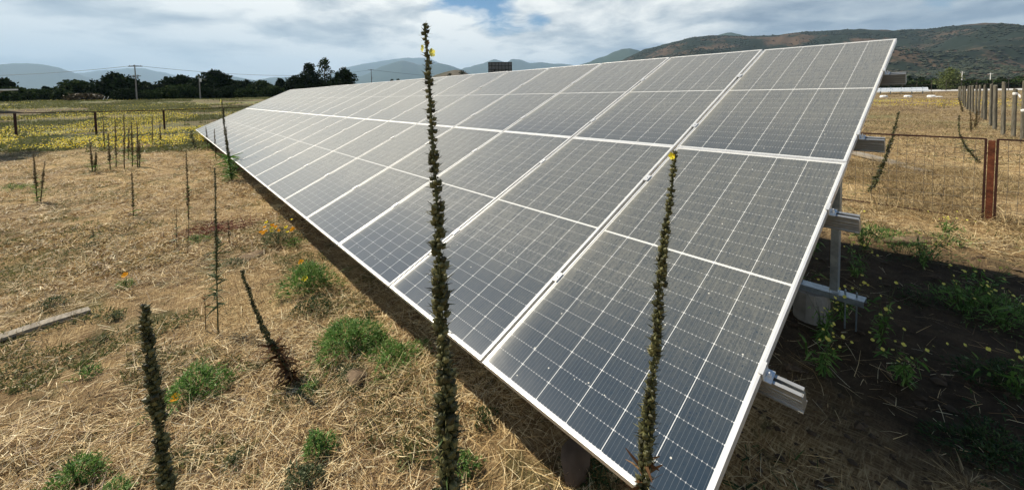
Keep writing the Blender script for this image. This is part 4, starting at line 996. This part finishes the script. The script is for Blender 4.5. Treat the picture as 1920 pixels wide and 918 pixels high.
gst(1806, 211, 1797, 183, 'spindly stalk leaning left beside the first far wooden posts', r=.03, cap=.07, ncap=50, start=.1, dry=True, group='seed stalks behind the fence on the right')

def weed(px, py, w, h, label, m=M_leaf, n=600, flowers=0, fm=M_petal, name='weed_clump', cat='weed', group='green weed clumps in the straw', fr_=.022, bl=None, flop=None):
    p = G(px, py); dep = depth_of(p); Wd = w*dep/FPX/2; Hh = h*dep/FPX*.72; t = empty(name, p); tagit(t, label, cat, group)
    a_ = rng.random(n)*6.283; rr_ = np.sqrt(rng.random(n)); lob_ = (1+.30*np.sin(a_*3+px)+.18*np.sin(a_*5+py))*np.where(rng.random(n) < .12, 1.35, 1.0)
    hx = Wd*rr_*lob_*np.cos(a_); hy = Wd*rr_*lob_*np.sin(a_); hz_ = Hh*np.sqrt(np.clip(1-rr_**2, 0, 1))*rng.random(n)**.6
    L_ = (bl or min(.075, .32*(Wd+Hh)*.42))*rng.uniform(.5, 1.3, n)
    d = np.stack([hx/Wd*.9, hy/Wd*.9, .45+rng.random(n)*1.0], 1)+rng.normal(0, .35, (n, 3))
    gl_ = gz(hx+p[0], hy+p[1])-p[2]
    pos = np.stack([hx, hy, gl_+hz_*.75], 1)
    wd_ = rng.uniform(.03, .06, n)*max(.06, L_.mean())+.0012; br = rng.random(n) < .45; wd_ = np.where(br, wd_*2.6, wd_); L_ = np.where(br, L_*.55, L_)
    v_, f_ = ribbons(pos, d, L_, wd_, .35, 3, .45)
    npmesh('foliage', v_, f_, m, t)
    mb = MB()
    for k in range(7):
        e = np.array([rng.normal(0, Wd*.5), rng.normal(0, Wd*.5), Hh*.7]); mb.tube([(0, 0, -.03), (0, 0, .0), e*.5+[0, 0, Hh*.1], e], [.006, .005, .003, .0015], 5)
    mb.build('stems', M_stem, t)
    for k in range(flowers):
        q = rng.uniform(-.9, .9, 2)*Wd if flowers > 1 else np.array([0, 0]); 
        flower(t, (q[0], q[1], Hh*(.45+rng.random()*.65) if flowers > 1 else Hh*1.15), fr_*rng.uniform(.8, 1.15), fm if rng.random() < .7 else M_petalor, (rng.normal(0, .3)-.3, rng.normal(0, .3)+.2, 1), 4, .7)
    return t
weed(366, 738, 96, 80, 'round bright green weed clump with one orange-yellow flower at its left foot', n=1500)
weed(146, 905, 78, 80, 'tufted green clump at the bottom left, left of the thick dark spike', n=1000)
weed(198, 945, 80, 50, 'green clump cut by the bottom edge at the lower left', n=900)
weed(598, 850, 56, 70, 'upright green tuft in the lower foreground left of the central stalk', n=800)
weed(566, 912, 66, 60, 'grey-green tuft at the bottom left of the upright tuft', M_leaf2, n=700)
weed(655, 650, 110, 84, 'largest lush weed clump beside the shadow of the array', n=2400)
weed(742, 676, 96, 50, 'low spreading weed clump touching the array shadow, right of the largest clump', n=1500)
weed(700, 650, 60, 40, 'small weed clump wedged between the two biggest clumps', n=700)
weed(580, 540, 82, 88, 'tall leafy weed clump with a single yellow flower below the poppy plant', n=1800)
weed(588, 583, 70, 40, 'dark low weeds at the foot of the single-flower clump', M_leafdk, n=700)
weed(522, 455, 58, 52, 'poppy plant covered in orange-yellow flowers beside the array edge', M_leaf2, n=900, flowers=16, name='poppy_plant', cat='poppy', fr_=.024)
weed(552, 462, 34, 30, 'small leafy plant right of the flowering poppy plant', n=350)
weed(654, 704, 50, 34, 'small grey-green tuft below the largest weed clump', M_leaf2, n=500)
weed(652, 742, 34, 26, 'faint sprout beside the half-buried stone', M_leaf2, n=200)
weed(166, 702, 36, 32, 'small green tuft in the straw below the plank', n=350)
weed(158, 683, 20, 16, 'tiny green tuft just above the small tuft below the plank', n=120)
weed(236, 538, 26, 26, 'small tuft carrying one orange flower in the left field', n=260)
weed(216, 598, 26, 26, 'small pale tuft above the thick dark spike', M_leaf2, n=240)
weed(190, 640, 24, 20, 'thin grey sprout right of the plank end', M_leaf2, n=160)
weed(22, 356, 36, 22, 'bright green tuft near the left edge in the far dry field', n=400)
weed(45, 352, 26, 14, 'low green tuft right of the bright tuft at the left edge', n=240)
weed(436, 500, 44, 30, 'grey-green weeds at the top of the leaning stalk', M_leaf2, n=500)
weed(440, 872, 40, 40, 'sparse grey sprout in the lower foreground straw', M_leaf2, n=220)
weed(582, 735, 34, 36, 'fresh green tuft at the foot of the leaning stalk', n=420)
weed(355, 860, 30, 26, 'sparse weed right of the thick dark spike', M_leaf2, n=160)
weed(98, 572, 54, 24, 'flat dark green patch of leaves above the plank', M_leafdk, n=420)
weed(20, 460, 34, 16, 'dark leafy patch at the far left edge of the field', M_leafdk, n=260)
weed(175, 462, 30, 16, 'dark patch under the small sprig in the field', M_leafdk, n=200)
weed(370, 452, 34, 22, 'fresh green tuft at the foot of the dark-red weed', n=350)
weed(425, 325, 40, 34, 'leafy green growth at the array edge beside the flower-tipped stalk', M_leaf2, n=450)
weed(690, 600, 40, 30, 'weed growing in the shadow right of the largest clump', M_leafdk, n=260)
weed(905, 790, 46, 40, 'dark weed in the strip right of the central stalk', M_leafdk, n=380)
weed(868, 880, 50, 60, 'leafy weed behind the foot of the central stalk', M_leaf, n=500)
weed(1120, 905, 90, 50, 'dark weeds beside the brown rock under the panel edge', M_leafdk, n=600)
for (px, py, lb, m) in ((333, 752, 'orange-yellow poppy flower standing left of the round green clump', M_petalor), (574, 541, 'single yellow poppy flower in front of the tall leafy clump', M_petal), (237, 517, 'single orange poppy flower in the left field', M_petalor), (566, 492, 'lone orange poppy flower above the tall leafy clump', M_petalor)):
    p = G(px, py+8); t = empty('poppy', p); tagit(t, lb, 'flower', 'single poppy flowers'); hh = .05+.09*(px == 574); r_ = 10*depth_of(p)/FPX
    mb = MB(); mb.tube([(0, 0, -.01), (.004, .003, hh)], [.002, .0015], 5); mb.build('stem', M_stem, t)
    flower(t, (.004, .003, hh), min(.03, max(.018, r_*.8)), m, (-.5, .4, .8), 4, .6)
# dark red weed
p = G(400, 436); t = empty('red_weed', p); tagit(t, 'sprawling dark-red dried weed around the leafy foreground stalk', 'weed'); n = 480
off = np.array([AT(1, 1)]); dep = depth_of(p); sv = np.array([math.cos(YAW-math.pi/2+.25), math.sin(YAW-math.pi/2+.25), 0]); fw = np.array([math.cos(YAW+.1), math.sin(YAW+.1), 0])
s1 = rng.uniform(-.33, .50, n); s2 = rng.normal(0, .16, n)*(1+.5*(s1 < 0)); pos = sv*s1[:, None]+fw*s2[:, None]; pos[:, 2] = rng.uniform(.0, .10, n)*(1.2-abs(s1))
pos[:, 2] += gz(pos[:, 0]+p[0], pos[:, 1]+p[1])-p[2]
d = sv*rng.normal(0, 1, (n, 1))+fw*rng.normal(0, .5, (n, 1)); d[:, 2] = rng.uniform(-.1, .5, n)
v_, f_ = ribbons(pos, d, rng.uniform(.06, .2, n), rng.uniform(.004, .009, n), .1, 2, .3); npmesh('stems', v_, f_, M_red, t)
# mustard plants in the shade behind the array
def mustard(px, py, h, label, nfl=12, spread=.22, shade=True, fl=.0085):
    p = G(px, py); t = empty('mustard_plant', p); tagit(t, label, 'plant', 'yellow-flowered mustard plants at the back of the array'); mb = MB(); tips = []
    for k in range(5):
        a_ = rng.random()*6.28; e = np.array([math.cos(a_)*spread*rng.uniform(.3, 1), math.sin(a_)*spread*rng.uniform(.3, 1), h*rng.uniform(.6, 1.05)])
        m_ = e*.5+np.array([0, 0, h*.08]); mb.tube([(0, 0, -.02), m_, e], [.0035, .0025, .0015], 5)
        for j in range(2):
            e2 = m_+(e-m_)*rng.uniform(.2, .8)+np.array([rng.normal(0, .06), rng.normal(0, .06), rng.uniform(.04, .12)]); mb.tube([m_+(e-m_)*.2, e2], [.002, .001], 4); tips.append(e2)
        tips.append(e)
    mb.build('stem', M_stem, t)
    n = 90; q = np.array(tips)[rng.integers(0, len(tips), n)]*rng.uniform(.05, .75, (n, 1)); v_, f_ = ribbons(q, rng.normal(size=(n, 3))+[0, 0, .3], rng.uniform(.03, .09, n), rng.uniform(.008, .018, n), .3, 2, .3); npmesh('leaves', v_, f_, M_leaf, t)
    for k in range(min(nfl, len(tips)*2)):
        tp = tips[k % len(tips)]; flower(t, np.array(tp)+(rng.normal(0, .014, 3) if k >= len(tips) else 0), fl*rng.uniform(.8, 1.5), M_petalpale, (rng.normal(-.5, .4), rng.normal(.5, .4), 1), 4, .2)
MU = [(1500, 560, .40, 'mustard plant closest to the panel edge, left of the steel post'), (1540, 640, .35, 'mustard plant in front of the concrete pier'), (1600, 520, .45, 'mustard plant right of the upright steel post'),
 (1650, 640, .42, 'mustard plant with spread twigs right of the horizontal steel channel'), (1620, 470, .40, 'mustard plant at the far edge of the shade behind the post'), (1580, 600, .30, 'low mustard plant under the end of the steel channel'),
 (1700, 720, .28, 'mustard plant in the middle of the dark soil patch'), (1540, 700, .30, 'mustard plant in deep shade left of the middle patch'), (1800, 580, .34, 'mustard plant by the sunlit edge on the right'),
 (1850, 560, .30, 'mustard plant in the weeds near the right edge of the photo'), (1730, 500, .34, 'mustard plant just inside the shade edge'), (1900, 740, .34, 'pale-flowered mustard plant at the lower right edge'),
 (1520, 480, .40, 'mustard plant hidden between panel edge and steel post'), (1880, 610, .28, 'mustard plant above the leafy patch at the right edge'), (1770, 440, .24, 'mustard plant in the sunlit grass behind the shade')]
for a_ in MU: mustard(*a_)
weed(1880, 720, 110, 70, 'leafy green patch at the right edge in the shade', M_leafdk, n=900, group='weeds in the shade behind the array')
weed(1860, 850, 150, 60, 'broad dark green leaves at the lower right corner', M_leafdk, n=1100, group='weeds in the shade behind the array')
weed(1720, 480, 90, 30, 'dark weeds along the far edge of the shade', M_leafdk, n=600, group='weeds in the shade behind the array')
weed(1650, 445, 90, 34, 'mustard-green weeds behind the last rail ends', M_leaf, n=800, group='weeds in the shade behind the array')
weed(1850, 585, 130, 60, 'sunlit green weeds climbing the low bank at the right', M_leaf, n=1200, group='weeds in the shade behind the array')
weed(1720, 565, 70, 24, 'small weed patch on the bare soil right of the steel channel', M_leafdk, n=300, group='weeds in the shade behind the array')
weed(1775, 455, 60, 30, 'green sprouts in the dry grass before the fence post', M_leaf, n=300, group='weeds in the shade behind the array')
# heap of dry twigs, bottom right
p = G(1815, 935); t = empty('twig_heap', p); tagit(t, 'small heap of pale dry twigs at the lower right', 'twigs'); n = 160
a_ = rng.random(n)*6.28; r_ = rng.random(n)*.11; pos = np.stack([r_*np.cos(a_), r_*np.sin(a_), rng.random(n)*.10], 1)
v_, f_ = ribbons(pos, np.stack([np.cos(a_), np.sin(a_), rng.uniform(-.2, 1, n)], 1), rng.uniform(.04, .11, n), rng.uniform(.002, .004, n), .1, 2, .3); npmesh('twigs', v_, f_, M_drygrass, t)

# ------------------------------------------------------------------ uncountable ground cover
def polar(n, r0, r1, a0, a1, power=1.0):
    r_ = r0*(r1/r0)**(rng.random(n)**power); a_ = rng.uniform(R(a0), R(a1), n); return EYE[0]+r_*np.cos(a_), EYE[1]+r_*np.sin(a_), r_
def blades(name, x, y, ln, w, pitch, m, label, cat, droop=.1, seg=2, lift=.02, curl=.25, flat=0.0):
    n = len(x); a_ = rng.random(n)*6.283; ph = rng.uniform(pitch[0], pitch[1], n)
    d = np.stack([np.cos(a_)*np.cos(ph), np.sin(a_)*np.cos(ph), np.sin(ph)], 1); p_ = np.stack([x, y, gz(x, y)+rng.uniform(-.004, lift, n)], 1)
    v_, f_ = ribbons(p_, d, ln, w, droop, seg, curl, flat); o = npmesh(name, v_, f_, m); tagit(o, label, cat, kind='stuff'); return o
# straw litter
x, y, r_ = polar(420000, 1.0, 22, -102, 16, .92)
inshade = (y < -.75-.7*fbm(x*2, y*2, 2)) & (y > -5.5)
mask = fbm(x*.9+11, y*.9+3, 4)
kp = (~inshade | (rng.random(len(x)) < .05)) & (rng.random(len(x)) < .10+.90*sstep(.40, .58, mask)); x, y, r_ = x[kp], y[kp], r_[kp]
sc = 1+r_*.05
blades('straw_litter', x, y, rng.uniform(.04, .20, len(x))*sc**.5, rng.uniform(.0014, .0034, len(x))*sc, (-.12, .34), M_straw, 'flattened dry straw covering the near field', 'straw', .12, 2, .03, .25, 1.8)
# short standing stubble
x, y, r_ = polar(60000, 1.2, 30, -100, 16, .9); kp = ~((y < 0) & (y > -5.4)) & (fbm(x*.7, y*.7+30, 3) > .46); x, y, r_ = x[kp], y[kp], r_[kp]
blades('dry_stubble', x, y, rng.uniform(.03, .12, len(x)), rng.uniform(.0018, .0035, len(x))*(1+r_*.06), (.5, 1.5), M_drygrass, 'short dry stubble standing among the straw', 'dry grass', .15)
# long dry grass behind the array, by the fence
x = rng.uniform(-5.5, 9, 75000); y = rng.uniform(-12.5, -5.5, 75000); m_ = fbm(x*.8+5, y*.8, 4); kp = m_ > .44; x, y = x[kp], y[kp]
blades('dry_grass', x, y, rng.uniform(.10, .46, len(x)), rng.uniform(.004, .008, len(x)), (.15, 1.35), M_drygrass, 'long tangled dry grass around the wire fence', 'dry grass', .45, 3, .02, .5)
x = rng.uniform(-8, 22, 60000); y = rng.uniform(-45, -12, 60000); kp = fbm(x*.4+5, y*.4, 4) > .42; x, y = x[kp], y[kp]
blades('dry_grass', x, y, rng.uniform(.10, .28, len(x)), rng.uniform(.010, .022, len(x)), (.2, 1.3), M_drygrass, 'sparse dry grass in the field beyond the wire fence', 'dry grass', .4, 2)
x = rng.uniform(-10, 40, 60000); y = rng.uniform(-105, -45, 60000); kp = fbm(x*.3+5, y*.3, 4) > .45; x, y = x[kp], y[kp]
blades('dry_grass', x, y, rng.uniform(.10, .25, len(x)), rng.uniform(.03, .06, len(x)), (.2, 1.3), M_drygrass, 'far dry grass in front of the distant solar table', 'dry grass', .4, 1)
# matted tufts that roughen the middle distance
x, y, r_ = polar(110000, 6, 30, -14, 14, .8); kp = (fbm(x*2.3+3, y*2.3, 4) > .54); x, y, r_ = x[kp], y[kp], r_[kp]
blades('dry_tufts', x, y, rng.uniform(.05, .15, len(x)), rng.uniform(.0035, .007, len(x))*(1+r_*.04), (.0, .8), M_straw, 'matted pale straw tufts in the middle of the field', 'straw', .4, 2, .05, .4, 1.0)
# tiny weeds scattered in the straw
x, y, r_ = polar(130000, 2.0, 28, -30, 14, .75); kp = (fbm(x*1.5+7, y*1.5, 4)+.04*fbm(x*.3, y*.3, 2) > .575) & ~((y < -.2) & (y > -5)); x, y, r_ = x[kp], y[kp], r_[kp]
blades('small_weeds', x, y, rng.uniform(.02, .07, len(x)), rng.uniform(.004, .009, len(x))*(1+r_*.04), (.1, 1.3), M_cover, 'tiny grey-green weeds scattered through the straw', 'weeds', .3)
x = rng.uniform(-2.2, 4, 9000); y = rng.uniform(-6.4, -.6, 9000); kp = fbm(x*1.1+17, y*1.1, 4) > .55; x, y = x[kp], y[kp]
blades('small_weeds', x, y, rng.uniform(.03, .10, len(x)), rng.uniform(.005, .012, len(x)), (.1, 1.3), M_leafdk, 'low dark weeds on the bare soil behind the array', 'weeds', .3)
# clods and crumbs on the bare soil behind the array
nc = 5200; x = rng.uniform(-2.4, 3.5, nc); y = rng.uniform(-6.2, -.5, nc); s_ = rng.gamma(2.0, .006, nc)+.003
vv = (ico[None]*s_[:, None, None]*rng.uniform(.6, 1.25, (nc, 7, 1))*np.array([1, 1, .6]))+np.stack([x, y, gz(x, y)], 1)[:, None]
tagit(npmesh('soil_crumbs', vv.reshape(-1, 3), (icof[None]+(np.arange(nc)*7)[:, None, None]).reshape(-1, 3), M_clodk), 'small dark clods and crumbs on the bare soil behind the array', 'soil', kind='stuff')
x = rng.uniform(-3, 9, 16000); y = rng.uniform(-30, -5.8, 16000); kp = fbm(x*.9+31, y*.9, 4) > .56; x, y = x[kp], y[kp]
blades('small_weeds', x, y, rng.uniform(.05, .13, len(x)), rng.uniform(.008, .018, len(x)), (.1, 1.3), M_cover, 'olive weeds among the dry grass beyond the wire fence', 'weeds', .3)
# green cover of the field beyond the left fence
def fieldpts(n, r0, r1, a0, a1, thr, sc_, sd): 
    x, y, r_ = polar(n, r0, r1, a0, a1, .75); kp = (fbm(x*sc_+sd, y*sc_+sd, 4) > thr) & ((x-EYE[0])*F_[0]+(y-EYE[1])*F_[1] > 14.2+2.2*fbm(x*.7, y*.7, 3)); return x[kp], y[kp], r_[kp]
x, y, r_ = fieldpts(150000, 19, 125, -14, 16, .47, .22, 3)
blades('ground_cover', x, y, rng.uniform(.08, .26, len(x))*(1+r_*.006), rng.uniform(.012, .03, len(x))*(1+r_*.03), (.2, 1.4), M_cover, 'grey-green leafy cover of the field beyond the left fence', 'ground cover', .3)
# yellow flowers in drifts
def flowers(name, n, gen, thr, m, label):
    x, y, r_ = gen; n = len(x); c_ = np.stack([x, y, gz(x, y)+rng.uniform(.10, .26, n)], 1); s_ = (rng.uniform(.013, .026, n)*(1+r_*.010))[:, None, None]
    quad = np.array([(-1, 0, .25), (0, -1, 0), (1, 0, .25), (0, 1, 0)]); rot = frames(rng.normal(0, .45, (n, 3))+[-.4, .1, 1])
    vs = np.einsum('nij,kj->nki', rot, quad)*s_+c_[:, None]; o = npmesh(name, vs.reshape(-1, 3), np.arange(n*4).reshape(-1, 4), m); tagit(o, label, 'wildflowers', kind='stuff')
def drift(n, r0, r1, a0, a1, thr, sd, k=.13): 
    x, y, r_ = polar(n, r0, r1, a0, a1, .9); q = fbm(x*k+sd, y*k*1.6+sd, 4); kp = (q > thr) & ((x-EYE[0])*F_[0]+(y-EYE[1])*F_[1] > 14.6+2.2*fbm(x*.7, y*.7, 3)); return x[kp], y[kp], r_[kp]
flowers('wildflowers', 0, drift(15000, 17.5, 34, -6, 14, .49, 3.1, .42), 0, M_petal, 'dense yellow wildflower drift on the near side of the left fence')
flowers('wildflowers', 0, drift(20000, 33, 62, -14, 15, .49, 9.4, .14), 0, M_petal, 'yellow wildflower drifts in the field beyond the left fence')
flowers('wildflowers', 0, drift(5000, 62, 120, -12, 15, .57, 5.4, .05), 0, M_petal, 'thin far streaks of yellow flowers near the left trees')
flowers('wildflowers', 0, drift(3200, 50, 66, -95, -79, .40, 5.8, .08), 0, M_petal, 'yellow flower band in front of the far solar table')
flowers('wildflowers', 0, drift(1200, 20, 50, -104, -95, .52, 2.8, .12), 0, M_petal, 'yellow flowers beyond the wooden posts at the right')
x, y, r_ = drift(40000, 17.5, 34, -6, 14, .46, 3.1)
blades('flower_greens', x, y, rng.uniform(.07, .20, len(x)), rng.uniform(.008, .018, len(x)), (.2, 1.4), M_leaf2, 'green leaves under the yellow flower drift', 'ground cover', .3)
weed(1770, 205, 36, 44, 'tall green and yellow weed clump left of the wooden posts', M_leaf2, n=600, group='weeds beyond the fence on the right')

# round-crowned tree outside the frame whose shade falls at the left edge
p = Vector((26.5, 8.9, 0)); t = tree(-108, -50, 45, 29.3, 1, 'leafy tree just outside the left edge casting shade on the field', group=None, n=1500, leaf=.2, bot=.55)
